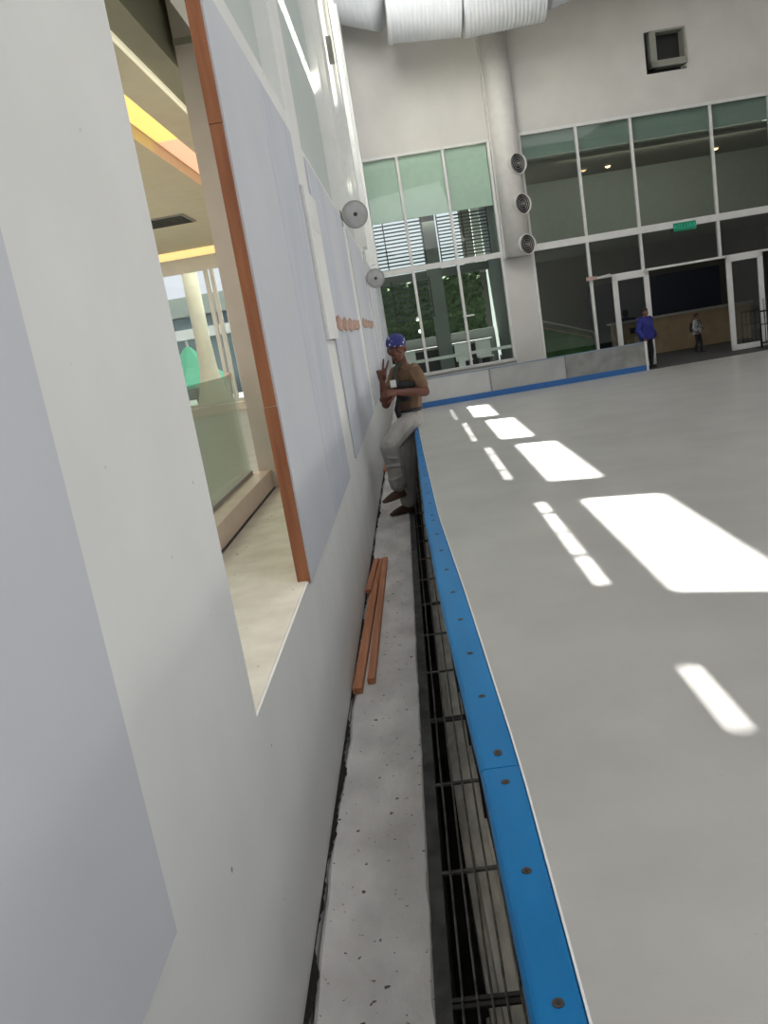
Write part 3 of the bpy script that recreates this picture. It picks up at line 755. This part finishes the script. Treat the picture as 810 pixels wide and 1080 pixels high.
# ---- rooms behind the right glazing
mb = MB(FW); mb.box(3.0, 14, 7.0, 7.1, FL, 8); mb.box(13.9, 14, .3, 7, FL, 8)
struct(build('wall_lobby', mb, ROOMD, origin=(0,0,0)))
mb = MB(FW); mb.box(3.0, 13.9, .35, 7.0, fz(2.95), fz(3.08)); mb.box(3.0, 13.9, .13, 7.0, fz(5.15), fz(5.2))
struct(build('ceiling_lobby', mb, ROOMD, origin=(0,0,0)))
mb = MB(FW); mb.box(3.0, 13.9, .10, .13, fz(5.22), ZT+.15); struct(build('trim_6', mb, M('dim_fascia', (.50,.57,.53,1), .6), origin=(0,0,0)))
mb = MB(FW); mb.box(3.0, 13.9, 4.5, 4.6, fz(3.08), fz(5.15)); struct(build('wall_gallery', mb, M('gallery_wall', (.42,.45,.42,1), .7), origin=(0,0,0)))
for u, l in ((7.1, 'warm downlight behind the third upper pane of the right glazing'), (6.35, 'dim warm downlight left of the brighter one'), (10.45, 'warm downlight behind the upper pane nearest the right edge')):
    t = thing('downlight', l, 'downlight', FW(u, 3.0, fz(5.12)), 'downlights in the gallery ceiling')
    b = MB(); b.lathe(FW(u,3.0,fz(5.15)), (0,0,-1), [(0,.12),(.03,.11),(.04,.09)], 20); build('trim_ring', b, GREYM, t, True)
    b = MB(); b.lathe(FW(u,3.0,fz(5.15)-.035), (0,0,-1), [(0,.085),(.03,.07),(.05,.03)], 20); build('lamp', b, glow('warm_lamp', (1,.62,.3,1), 6 if u != 6.35 else 1.5), t, True)
# ramp with glass balustrade
t = thing('ramp_balustrade', 'green glass ramp balustrade with sloping steel handrail in the lobby', 'balustrade', FW(4.6, 1.2, FL))
zA, zB = fz(1.12)+.03, fz(.62)
b = MB(FW); b.tube([(3.4,1.2,zA),(4.05,1.2,zA),(5.55,1.2,zB),(5.60,1.2,zB-.04),(5.60,1.2,FL+.01)], .035, 10); build('handrail', b, M('steel_rail', (.35,.36,.32,1), .35, metal=.5), t, True)
b = MB(FW); b.face([(3.4,1.22,FL+.01),(5.55,1.22,FL+.01),(5.55,1.22,zB-.1),(4.05,1.22,zA-.1),(3.4,1.22,zA-.1)]); build('glass_panel', b, M('ramp_green', (.12,.25,.10,1), .25, col2=(.08,.18,.07,1), scale=2), t)
b = MB(FW); b.bar((4.0,1.15,zA-.16), (5.5,1.15,zB-.14), .03, .05); build('lower_rail', b, TAN, t)
# tan counter deep in the doorway
t = thing('lobby_counter', 'tan counter deep in the dark doorway', 'counter', FW(8.3, 3.4, FL))
b = MB(FW); b.box(7.0, 11.5, 3.6, 4.0, FL+.008, fz(.62)); build('front', b, TAN, t)
b = MB(FW); b.box(6.9, 11.6, 3.55, 4.05, fz(.62), fz(.68)); build('worktop', b, GREYM, t)
b = MB(FW); b.box(7.95, 8.1, 3.57, 3.6, FL+.008, fz(.5)); build('pale_post', b, M('pale_post', (.5,.36,.2,1), .6), t)
b = MB(FW); b.box(7.5, 7.75, 3.57, 3.6, fz(.28), fz(.45)); build('dark_notice', b, BLACK, t)
b = MB(FW); b.box(6.9, 11.5, 5.6, 5.8, FL+.008, fz(1.9)); tag(build('shelf_wall', b, M('blue_black_shelf', (.02,.025,.05,1), .5)), 'dark blue-black shelving behind the tan counter', 'shelving')
b = MB(FW); b.box(4.45, 4.95, 6.9, 6.98, fz(1.7), fz(1.95)); tag(build('wall_screen', b, BLACK), 'small dark screen on the lobby wall above the ramp', 'screen')
t = thing('wall_lamp', 'small warm wall lamp on lobby wall above the ramp', 'lamp', FW(5.3, 6.8, fz(1.95)))
b = MB(); b.ell(FW(5.3,6.8,fz(1.95)), .05); build('bulb', b, glow('amber_lamp', (1,.75,.35,1), 5), t, True)
b = MB(FW); b.box(5.25,5.35,6.86,6.98,fz(1.9),fz(2.0)); build('backplate', b, GREYM, t)
# crowd barrier at the right edge
t = thing('crowd_barrier', 'black metal barrier gate standing in front of the right glass door', 'barrier', FW(9.9, -.6, FL))
b = MB(FW); uu0, uu1, zb, zt = fu(9.13), fu(10.6), FL+.15, fz(.50)
b.tube([(uu0,-.6,FL+.008),(uu0,-.6,zt),(uu1,-.6,zt),(uu1,-.6,FL+.008)], .03, 10); build('frame', b, BLACK, t, True)
b = MB(FW)
for i in range(1, 12): u = uu0 + (uu1-uu0)*i/12; b.tube([(u,-.6,zb),(u,-.6,zt)], .012, 6)
b.tube([(uu0,-.6,zb),(uu1,-.6,zb)], .02, 8); b.tube([(uu0,-.6,zb+.5),(uu1,-.6,zb+.5)], .014, 8); build('bars', b, BLACK, t, True)
for u in (uu0, uu1):
    b = MB(FW); b.box(u-.03, u+.03, -.85, -.35, FL+.008, FL+.03); build('foot', b, BLACK, t)

# hall shell outside the frame
mb = MB(); mb.box(-1.2, 26, -6, 25.5, 11.0, 11.2); struct(build('ceiling', mb, W_FAR, origin=(0,0,0)))
mb = MB(); mb.box(26, 26.2, -6, 25.5, -.7, 11); struct(build('wall_right', mb, W_FAR, origin=(0,0,0)))
mb = MB(); mb.box(-1.2, 26, -6.2, -6, -.7, 11); struct(build('wall_back', mb, W_FAR, origin=(0,0,0)))

# ------------------------------------------------------------------ people
def realize(name, mb, mat, voxel, parent=None, smooth_it=4, origin=None):
    ob = build(name, mb, mat, parent, smooth=True, origin=origin)
    r = ob.modifiers.new('remesh', 'REMESH'); r.mode = 'VOXEL'; r.voxel_size = voxel; r.use_smooth_shade = True
    s = ob.modifiers.new('smooth', 'SMOOTH'); s.factor = .5; s.iterations = smooth_it
    dg = bpy.context.evaluated_depsgraph_get()
    me = bpy.data.meshes.new_from_object(ob.evaluated_get(dg), depsgraph=dg)
    ob.modifiers.clear(); ob.data = me
    if not me.materials: me.materials.append(mat)
    for p in me.polygons: p.use_smooth = True
    return ob
def frame(fwd, up=(0,0,1)):
    f = V(fwd).normalized(); s = f.cross(V(up)).normalized(); u = s.cross(f)   # s = the person's right
    return f, s, u
def head(mb, c, fwd, s=1.0, up=(0,0,1)):
    f, r, u = frame(fwd, up); c = V(c)
    rot = Matrix((r, f, u)).transposed()
    P = lambda a, b, d: c + (r*a + f*b + u*d)*s
    mb.ell(P(0,-.012,.03), (.074*s,.092*s,.088*s), rot, 3)                     # skull
    mb.hull([(P(0,.035,.0), (.058*s,.05*s,.06*s), rot), (P(0,.052,-.075), (.034*s,.03*s,.028*s), rot), (P(0,-.01,-.03), (.062*s,.06*s,.05*s), rot)], 2)  # face to chin
    mb.hull([(P(0,.086,.018), .010*s), (P(0,.103,-.018), .013*s)], 2)          # nose
    for e in (-1, 1):
        mb.ell(P(.012*e,.094,-.022), .011*s)
        mb.ell(P(.076*e,-.008,.0), (.011*s,.022*s,.033*s), rot)                # ears
        mb.ell(P(.032*e,.078,.028), (.024*s,.012*s,.009*s), rot)               # brow
        mb.ell(P(.04*e,.058,-.02), (.022*s,.02*s,.018*s), rot)                 # cheek
    mb.ell(P(0,.084,-.048), (.022*s,.012*s,.006*s), rot); mb.ell(P(0,.083,-.058), (.018*s,.012*s,.006*s), rot)  # lips
    return P, rot
def face_bits(root, P, rot, s, dark, lipm):
    for e in (-1, 1):
        b = MB(); b.ell(P(.031*e,.083,.008), (.013*s,.006*s,.006*s), rot); ey = build('eye', b, M('eye_white', (.30,.27,.25,1), .3), root, True)
        b = MB(); b.ell(P(.031*e,.0875,.008), (.006*s,.004*s,.006*s), rot); build('iris', b, BLACK, ey, True)
        b = MB(); b.hull([(P(.016*e,.092,.027), .003*s), (P(.048*e,.082,.030), .003*s)], 1); build('eyebrow', b, dark, root, True)
    b = MB(); b.hull([(P(-.018,.091,-.053), .003*s), (P(0,.096,-.053), .004*s), (P(.018,.091,-.053), .003*s)], 1); build('mouth', b, lipm, root, True)
def hand(mb, wrist, d, palm, spread=.25, curls=(.5,.5,.6,.7), thumb=.5, s=1.0, side=1):
    """d: direction wrist->knuckles, palm: direction the palm faces; side=+1 puts the thumb on d x palm"""
    d = V(d).normalized(); palm = V(palm); palm = (palm - d*palm.dot(d)).normalized(); a = d.cross(palm)*side
    w = V(wrist)
    K = [w + d*.085*s + a*o*s for o in (.030, .010, -.011, -.030)]
    mb.hull([(w, .021*s), (w+d*.03*s+a*.022*s, .015*s), (w+d*.03*s-a*.02*s, .014*s)] + [(k_, .0115*s) for k_ in K], 2)
    L = [(.040,.025,.020), (.045,.028,.021), (.042,.026,.020), (.033,.020,.017)]
    for i, k_ in enumerate(K):
        p = k_; ang = 0; dirb = (d + a*(.5-i/3)*spread).normalized(); pts = [p]
        for seg in L[i]:
            ang += curls[i]*1.15
            q = dirb*math.cos(ang) + palm*math.sin(ang); p = p + q*seg*s; pts.append(p)
        mb.chain(pts, [.0095*s,.009*s,.0085*s,.0075*s], 2)
    t0 = w + d*.025*s + a*.022*s
    td = (d*.55 + a*(1-thumb*.8) + palm*thumb).normalized()
    t1 = t0 + td*.04*s; td2 = (td + d*.5 + palm*thumb*.6 - a*thumb*.5).normalized(); t2 = t1 + td2*.03*s; t3 = t2 + td2*.022*s
    mb.chain([t0,t1,t2,t3], [.014*s,.0105*s,.0095*s,.008*s], 2)
def shoe(mb, heel, toe, s=1.0, up=(0,0,1)):
    h, t_ = V(heel), V(toe); d = (t_-h); L = d.length; d.normalize(); sd = d.cross(V(up)).normalized(); u = sd.cross(d)
    rot = Matrix((sd, d, u)).transposed()
    A = lambda f, z: h + d*L*f + u*z*s
    mb.hull([(A(.10,.022), (.033*s,.035*s,.022*s), rot), (A(.68,.020), (.046*s,.05*s,.020*s), rot), (A(.92,.018), (.034*s,.03*s,.017*s), rot)], 2)
    mb.hull([(A(.16,.045), (.034*s,.04*s,.04*s), rot), (A(.45,.045), (.034*s,.05*s,.032*s), rot), (A(.72,.03), (.038*s,.05*s,.022*s), rot)], 2)

SKIN = M('brown_skin', (.145,.05,.028,1), .5, col2=(.115,.038,.022,1), scale=9)
SHIRT = M('tan_cloth', (.19,.115,.062,1), .85, col2=(.13,.075,.042,1), scale=7, bump=.15, bscale=30)
PANTS = M('pale_grey_cloth', (.43,.415,.385,1), .9, col2=(.30,.29,.27,1), scale=8, stretch=(1,1,.5), bump=.35, bscale=16)
SHOEM = M('brown_leather', (.10,.05,.03,1), .6, col2=(.06,.032,.02,1), scale=12)
HAIR = M('dark_hair', (.012,.01,.009,1), .6)
LIP = M('lips', (.14,.045,.04,1), .5)
# cap cloth: blue with white dots
CAPM = bpy.data.materials.new('blue_dotted_cloth'); CAPM.use_nodes = True
nt = CAPM.node_tree; bs = nt.nodes['Principled BSDF']; bs.inputs['Roughness'].default_value = .8
tc = nt.nodes.new('ShaderNodeTexCoord'); vo = nt.nodes.new('ShaderNodeTexVoronoi'); vo.inputs['Scale'].default_value = 26
nt.links.new(tc.outputs['Object'], vo.inputs['Vector']); rp = nt.nodes.new('ShaderNodeValToRGB')
rp.color_ramp.elements[0].position = .20; rp.color_ramp.elements[0].color = (.55,.57,.65,1); rp.color_ramp.elements[1].position = .27; rp.color_ramp.elements[1].color = (.025,.03,.17,1)
nt.links.new(vo.outputs['Distance'], rp.inputs[0]); nt.links.new(rp.outputs[0], bs.inputs['Base Color'])

# --- worker on the rail
pel = V((-.075,7.22,.83)); chest = V((-.045,7.20,1.12)); neck = V((-.075,7.17,1.29)); hc = V((-.098,7.13,1.425))
shL, shR = V((.018,7.09,1.235)), V((-.135,7.29,1.225))
elL, wrL = V((.088,7.03,1.045)), V((-.145,6.94,1.085))
elR, wrR = V((-.262,7.13,.985)), V((-.258,7.02,1.185))
hipL, knL, anL = V((-.095,7.14,.80)), V((-.285,6.97,.645)), V((-.262,7.02,.265))
hipR, knR, anR = V((-.075,7.27,.79)), V((-.145,7.22,.44)), V((-.205,7.20,.10))
hf = V((-.22,-.96,-.05))
mb = MB()
P, rot = head(mb, hc, hf, 1.0)
mb.chain([neck - V((0,0,.03)), neck + V((-.005,-.01,.05)), hc + V((0,.01,-.03))], [.06,.05,.055])
mb.hull([(shL,.055),(shR,.055),(chest,(.10,.12,.12)),(neck-V((0,0,.05)),.06)])
mb.hull([(chest,(.09,.12,.12)),(pel,(.09,.12,.09))])
mb.chain([shL, (shL+elL)/2+V((.006,0,0)), elL, elL.lerp(wrL,.35), wrL], [.05,.046,.038,.040,.026])
mb.chain([shR, (shR+elR)/2, elR, elR.lerp(wrR,.35), wrR], [.05,.044,.038,.040,.026])
hand(mb, wrL, V((-1,-.12,.06)), V((.1,.75,-.65)), .2, (.35,.4,.45,.5), .3, 1.0, 1)
hand(mb, wrR, V((.10,-.05,1)), V((-.15,-1,.0)), .75, (.02,.02,1.25,1.3), .95, 1.05, 1)
mb.chain([hipL, knL, anL], [.07,.05,.036]); mb.chain([hipR, knR, anR], [.07,.05,.036])
worker = realize('person', mb, SKIN, .0045, None, 3, origin=(-.2,7.2,0))
worker['_w'] = [-.2,7.2,0]
tag(worker, 'person in blue dotted cap and tan shirt sitting on the rail, showing two fingers', 'person')
face_bits(worker, P, rot, 1.0, HAIR, LIP)
# shirt
b = MB()
b.hull([(shL+V((-.01,.01,-.01)),.066),(shR,.064),(chest+V((0,0,.05)),(.105,.13,.10)),(neck-V((0,0,.055)),.062)])
b.hull([(chest+V((.012,0,.0)),(.105,.13,.12)),(V((-.04,7.21,.98)),(.098,.125,.08)),(V((-.062,7.22,.87)),(.098,.128,.05))])
b.chain([shL, shL.lerp(elL,.62)], [.064,.062]); b.chain([shR, shR.lerp(elR,.55)], [.062,.060])
b.tube([V((-.075+.055*math.cos(q),7.17+.058*math.sin(q),1.285+.012*math.sin(q))) for q in [i*PI/8 for i in range(17)]], .012, 8)
realize('shirt', b, SHIRT, .006, worker, 3)
# trousers
b = MB()
b.hull([(pel+V((.01,.0,.055)),(.105,.135,.03)),(pel+V((.02,0,-.03)),(.10,.135,.07))])
b.hull([(hipL+V((.02,0,.02)),.098),(hipL,.095)]); b.chain([hipL, hipL.lerp(knL,.5)+V((0,0,.01)), knL, knL.lerp(anL,.4)+V((.01,.02,0)), knL.lerp(anL,.9)], [.10,.095,.086,.082,.076])
b.chain([hipR, hipR.lerp(knR,.5), knR, knR.lerp(anR,.5), knR.lerp(anR,.97)], [.10,.092,.080,.078,.076])
for q in (.25,.5,.72,.88):
    c = knL.lerp(anL,q); b.tube([c+V((.070*math.cos(a),.070*math.sin(a),.022*math.sin(a+q*19))) for a in [i*PI/8 for i in range(17)]], .011, 6)
for q in (.3,.55,.8,.95):
    c = knR.lerp(anR,q); b.tube([c+V((.068*math.cos(a),.068*math.sin(a),.022*math.sin(a+q*17))) for a in [i*PI/8 for i in range(17)]], .011, 6)
realize('trousers', b, PANTS, .006, worker, 3)
b = MB(); b.tube([pel+V((.005+.108*math.cos(a),.138*math.sin(a),.075)) for a in [i*PI/12 for i in range(25)]], .014, 8); build('belt', b, M('black_belt', (.02,.02,.03,1), .6), worker, True)
# shoes
b = MB(); shoe(b, anL + V((.045,.01,-.085)), anL + V((-.145,-.07,-.105)), 1.0, (-.1,0,1)); b.chain([anL+V((0,0,-.0)), anL+V((.008,0,-.055))], [.036,.036]); realize('shoe', b, SHOEM, .006, worker, 2)
b = MB(); shoe(b, (-.165,7.22,.001), (-.375,7.13,.001), 1.0); b.chain([V((-.203,7.2,.09)), V((-.2,7.2,.05))], [.036,.036]); realize('shoe', b, SHOEM, .006, worker, 2)
# cap, hair
f_, r_, u_ = frame(hf)
b = MB(); b.hull([(P(0,-.012,.062), (.086,.10,.075), rot), (P(0,.01,.05), (.083,.092,.03), rot)], 3)
b.hull([(P(0,.075,.045), (.055,.03,.008), rot), (P(0,.045,.055), (.075,.05,.012), rot)], 2)
cp = realize('cap', b, CAPM, .005, worker, 2)
b = MB(); b.hull([(P(0,-.055,-.0), (.068,.045,.045), rot), (P(0,-.05,-.045), (.05,.04,.03), rot)], 2); build('hair', b, HAIR, worker, True)
# bag across the chest
t = thing('sling_bag', "black sling bag strapped across the worker's chest", 'bag', (-.16,7.08,1.0))
BAGM = M('black_nylon', (.008,.008,.009,1), .7)
b = MB(); b.hull([(V((-.11,7.06,1.13)),.035),(V((-.02,7.03,1.13)),.03),(V((-.125,7.07,1.03)),.04),(V((-.07,7.05,1.02)),.03)]); realize('pouch', b, BAGM, .006, t, 3)
b = MB(); b.tube([V((-.14,7.05,1.03)),V((-.175,7.06,.93)),V((-.165,7.1,.86)),V((-.14,7.12,.82))], .022, 8); build('strap', b, BAGM, t, True)
b = MB(); b.tube([V((-.12,7.06,1.13)),V((-.155,7.06,1.2)),V((-.13,7.085,1.27)),V((-.08,7.10,1.315))], .018, 8); build('strap', b, M('grey_green_cloth', (.05,.06,.045,1), .8), t, True)
b = MB(); b.box(-.195,-.145,7.028,7.032,1.125,1.185); build('card', b, WHITEP, t)

# --- standing people far off
def stander(base, h, fwd, label, top, legs, skin, arm='down', stride=0, wide=1.0):
    s = h/1.70; f, r, u = frame(fwd); B = V(base)
    Q = lambda a, b, z: B + (r*a*wide + f*b)*s + V((0,0,z*s))
    mb = MB(); Ph, rt = head(mb, Q(0,.02,1.58), fwd, s*1.0)
    mb.chain([Q(0,0,1.40), Q(0,.01,1.50)], [.058*s,.052*s])
    sh = [Q(e*.17,0,1.38) for e in (-1,1)]; hp = [Q(e*.085,0,.90) for e in (-1,1)]
    mb.hull([(sh[0],.055*s),(sh[1],.055*s),(Q(0,0,1.2),(.13*s,.11*s,.1*s)),(Q(0,0,1.42),.06*s)])
    mb.hull([(Q(0,0,1.2),(.12*s,.10*s,.1*s)),(Q(0,0,.93),(.13*s,.1*s,.08*s))])
    kn = [Q(-.09,.05+stride*.6,.49), Q(.09,.05-stride*.3,.49)]; an = [Q(-.09,stride,.09), Q(.09,-stride,.09+abs(stride)*.25)]
    el = [Q(-.235,-.04,1.10), Q(.235,-.04,1.10)]
    wr = [Q(-.22,.10,.90), Q(.22,.10,.90)] if arm == 'down' else [Q(-.12,.20,1.06), Q(.2,.14,.92)]
    for i in range(2):
        mb.chain([sh[i], el[i], wr[i]], [.05*s,.04*s,.027*s]); mb.chain([hp[i], kn[i], an[i]], [.075*s,.055*s,.04*s])
        hand(mb, wr[i], (wr[i]-el[i]), (r*(1 if i == 0 else -1)), .2, (.3,.35,.4,.45), .3, s, 1 if i == 0 else -1)
    o = realize('person', mb, skin, .009, None, 2, origin=B); o['_w'] = list(B)
    tag(o, label, 'person')
    face_bits(o, Ph, rt, s, HAIR, LIP)
    b = MB()
    b.hull([(sh[0],.075*s),(sh[1],.075*s),(Q(0,.01,1.2),(.17*s*wide,.17*s*wide,.1*s)),(Q(0,0,1.43),.065*s)])
    b.hull([(Q(0,.01,1.2),(.17*s*wide,.17*s*wide,.1*s)),(Q(0,0,.84),(.18*s*wide,.175*s*wide,.06*s))])
    for i in range(2): b.chain([sh[i], el[i], el[i].lerp(wr[i],.9)], [.08*s*wide,.072*s*wide,.058*s*wide])
    realize('jacket', b, top, .01, o, 3)
    b = MB(); b.hull([(hp[0],.095*s),(hp[1],.095*s)])
    for i in range(2): b.chain([hp[i], kn[i], kn[i].lerp(an[i],.95)], [.095*s,.072*s,.062*s])
    realize('trousers', b, legs, .01, o, 3)
    for i in range(2):
        b = MB(); c = an[i]; shoe(b, c - f*.06*s - V((0,0,.088*s)), c + f*.19*s - V((0,0,.088*s)), s); realize('shoe', b, BLACK, .008, o, 2)
    b = MB(); f2, r2, u2 = frame(fwd)
    b.hull([(Ph(0,-.008,.082), (.084*s,.098*s,.062*s), rt), (Ph(0,-.045,.0), (.080*s,.068*s,.055*s), rt)], 2); build('hair', b, HAIR, o, True)
    return o, Q, s
NAVY = M('royal_blue_jacket', (.018,.025,.22,1), .75, col2=(.012,.017,.15,1), scale=8)
DKT = M('black_trousers', (.012,.013,.017,1), .8)
SK2 = M('tan_skin', (.19,.085,.055,1), .5)
stander(BW_(6.50,.48,ICEZ+.008), 1.60, V((.62,-.78,0)), 'person in royal blue jacket and black trousers standing at the end of the boards', NAVY, DKT, SK2, wide=1.25)
GREYT = M('pale_print_top', (.36,.36,.35,1), .8, col2=(.10,.10,.10,1), scale=11, lo=.42, hi=.55)
o, Q, s = stander(FW(fu(8.24),1.35,ICEZ+.008), 1.14, V((.75,-.6,0)), 'child in pale patterned top and dark trousers walking in the doorway', GREYT, DKT, SK2, 'bent', .10, 1.12)
t = thing('backpack', 'dark backpack worn by the child in the doorway', 'bag', Q(0,-.2,.95))
b = MB(); b.hull([(Q(-.08,-.21,1.0),.07*s),(Q(.08,-.21,1.0),.07*s),(Q(-.08,-.2,1.3),.06*s),(Q(.08,-.2,1.3),.06*s),(Q(0,-.27,1.08),.08*s)]); build('pack', b, BLACK, t, True)
for e in (-1,1):
    b = MB(); b.tube([Q(.11*e,-.18,1.40),Q(.12*e,-.02,1.475),Q(.12*e,.11,1.40),Q(.13*e,.16,1.2),Q(.15*e,-.1,1.02)], .018*s, 8); build('strap', b, BLACK, t, True)

# ------------------------------------------------------------------ light
sd = bpy.data.lights.new('sun', 'SUN'); sd.energy = 44; sd.angle = math.radians(1.5); sd.color = (1, .985, .96)
so = bpy.data.objects.new('sun', sd); COL.objects.link(so)
so.rotation_euler = V((1, -SY, -T)).to_track_quat('-Z', 'Y').to_euler(); so.location = (-12, 6, 30)
def area(name, loc, tgt, sx, sy, e, col):
    l = bpy.data.lights.new(name, 'AREA'); l.shape = 'RECTANGLE'; l.size = sx; l.size_y = sy; l.energy = e; l.color = col
    o = bpy.data.objects.new(name, l); COL.objects.link(o); o.location = loc
    d = V(tgt)-V(loc)
    if abs(d.z) > 3*max(abs(d.x), abs(d.y)): o.rotation_euler = (0 if d.z < 0 else PI, 0, 0)     # straight down / up: size runs along x, size_y along y
    else: o.rotation_euler = d.to_track_quat('-Z', 'Y').to_euler()
    return o
area('corridor_fill', (-2.6, 4.5, 3.25), (-2.4, 4.5, 0), 1.5, 7, 80, (1, .88, .76))  # unseen fill light added to brighten the corridor, sill and jamb
area('cafe_fill', tuple(FW(.4, 1.4, 4.4)), tuple(FW(.4, 1.2, 0)), 3, .6, 22, (1, .96, .85))  # added fill for the room behind the left glazing
area('gallery_fill', tuple(FW(8, .8, 5.2)), tuple(FW(8, 4.0, 3)), 6, .6, 60, (1, .93, .8))  # added fill that lifts the gallery wall, besides the downlights
area('ramp_fill', tuple(FW(4.4, .7, 2.9)), tuple(FW(4.4, 1.6, 0)), 1, .5, 9, (1, .95, .8))  # small fill put in to bring out the ramp balustrade
area('lobby_fill', tuple(FW(8.3, 2.2, 3.0)), tuple(FW(8.3, 3.4, 0)), 3, .6, 14, (1, .9, .75))  # added fill for the doorway and tan counter
area('hall_fill', (9, 6.5, 10.9), (8, 6.5, 0), 16, 23, 820, (.97, .985, 1))  # broad overhead fill added for general brightness, no fitting modelled
area('corridor_ceiling_fill', (-6.5, 6.5, 1.3), (-6.0, 6.6, 3.3), 5, 9, 170, (1, .93, .80))  # out-of-view fill added to brighten the cream ceiling
area('rear_fill', (5.5, -4, 7.5), (-.5, 3.5, .4), 6, 4, 250, (.97, .985, 1))  # fill added behind the camera to lift the near wall and ledge
area('far_wall_fill', (.6, 16.5, 9.8), (.3, 23.4, 7.2), 3, 3, 270, (1, .985, .95))  # unseen fill added to brighten the left of the far wall
area('corridor_fill', (-3.2, 11, 3.2), (-3.2, 11, 0), 3, 3, 55, (1, .93, .8))  # second added fill, for the far end of the corridor
w = bpy.data.worlds.new('sky'); scene.world = w; w.use_nodes = True
bg = w.node_tree.nodes['Background']
tc = w.node_tree.nodes.new('ShaderNodeTexCoord'); sp = w.node_tree.nodes.new('ShaderNodeSeparateXYZ'); rp = w.node_tree.nodes.new('ShaderNodeValToRGB')
w.node_tree.links.new(tc.outputs['Generated'], sp.inputs[0]); w.node_tree.links.new(sp.outputs['Z'], rp.inputs[0])
rp.color_ramp.elements[0].position = 0; rp.color_ramp.elements[0].color = (.80,.84,.88,1); rp.color_ramp.elements[1].position = .6; rp.color_ramp.elements[1].color = (.62,.78,1,1)
w.node_tree.links.new(rp.outputs[0], bg.inputs[0]); bg.inputs[1].default_value = 1.0
try:
    scene.view_settings.view_transform = 'Standard'; scene.view_settings.look = 'None'
except Exception: pass
scene.view_settings.exposure = 0.0
scene.cycles.max_bounces = 10; scene.cycles.diffuse_bounces = 5; scene.cycles.transparent_max_bounces = 16
scene.cycles.use_denoising = True; scene.cycles.sample_clamp_indirect = 6
for o in list(bpy.data.objects):
    if '_w' in o: del o['_w']
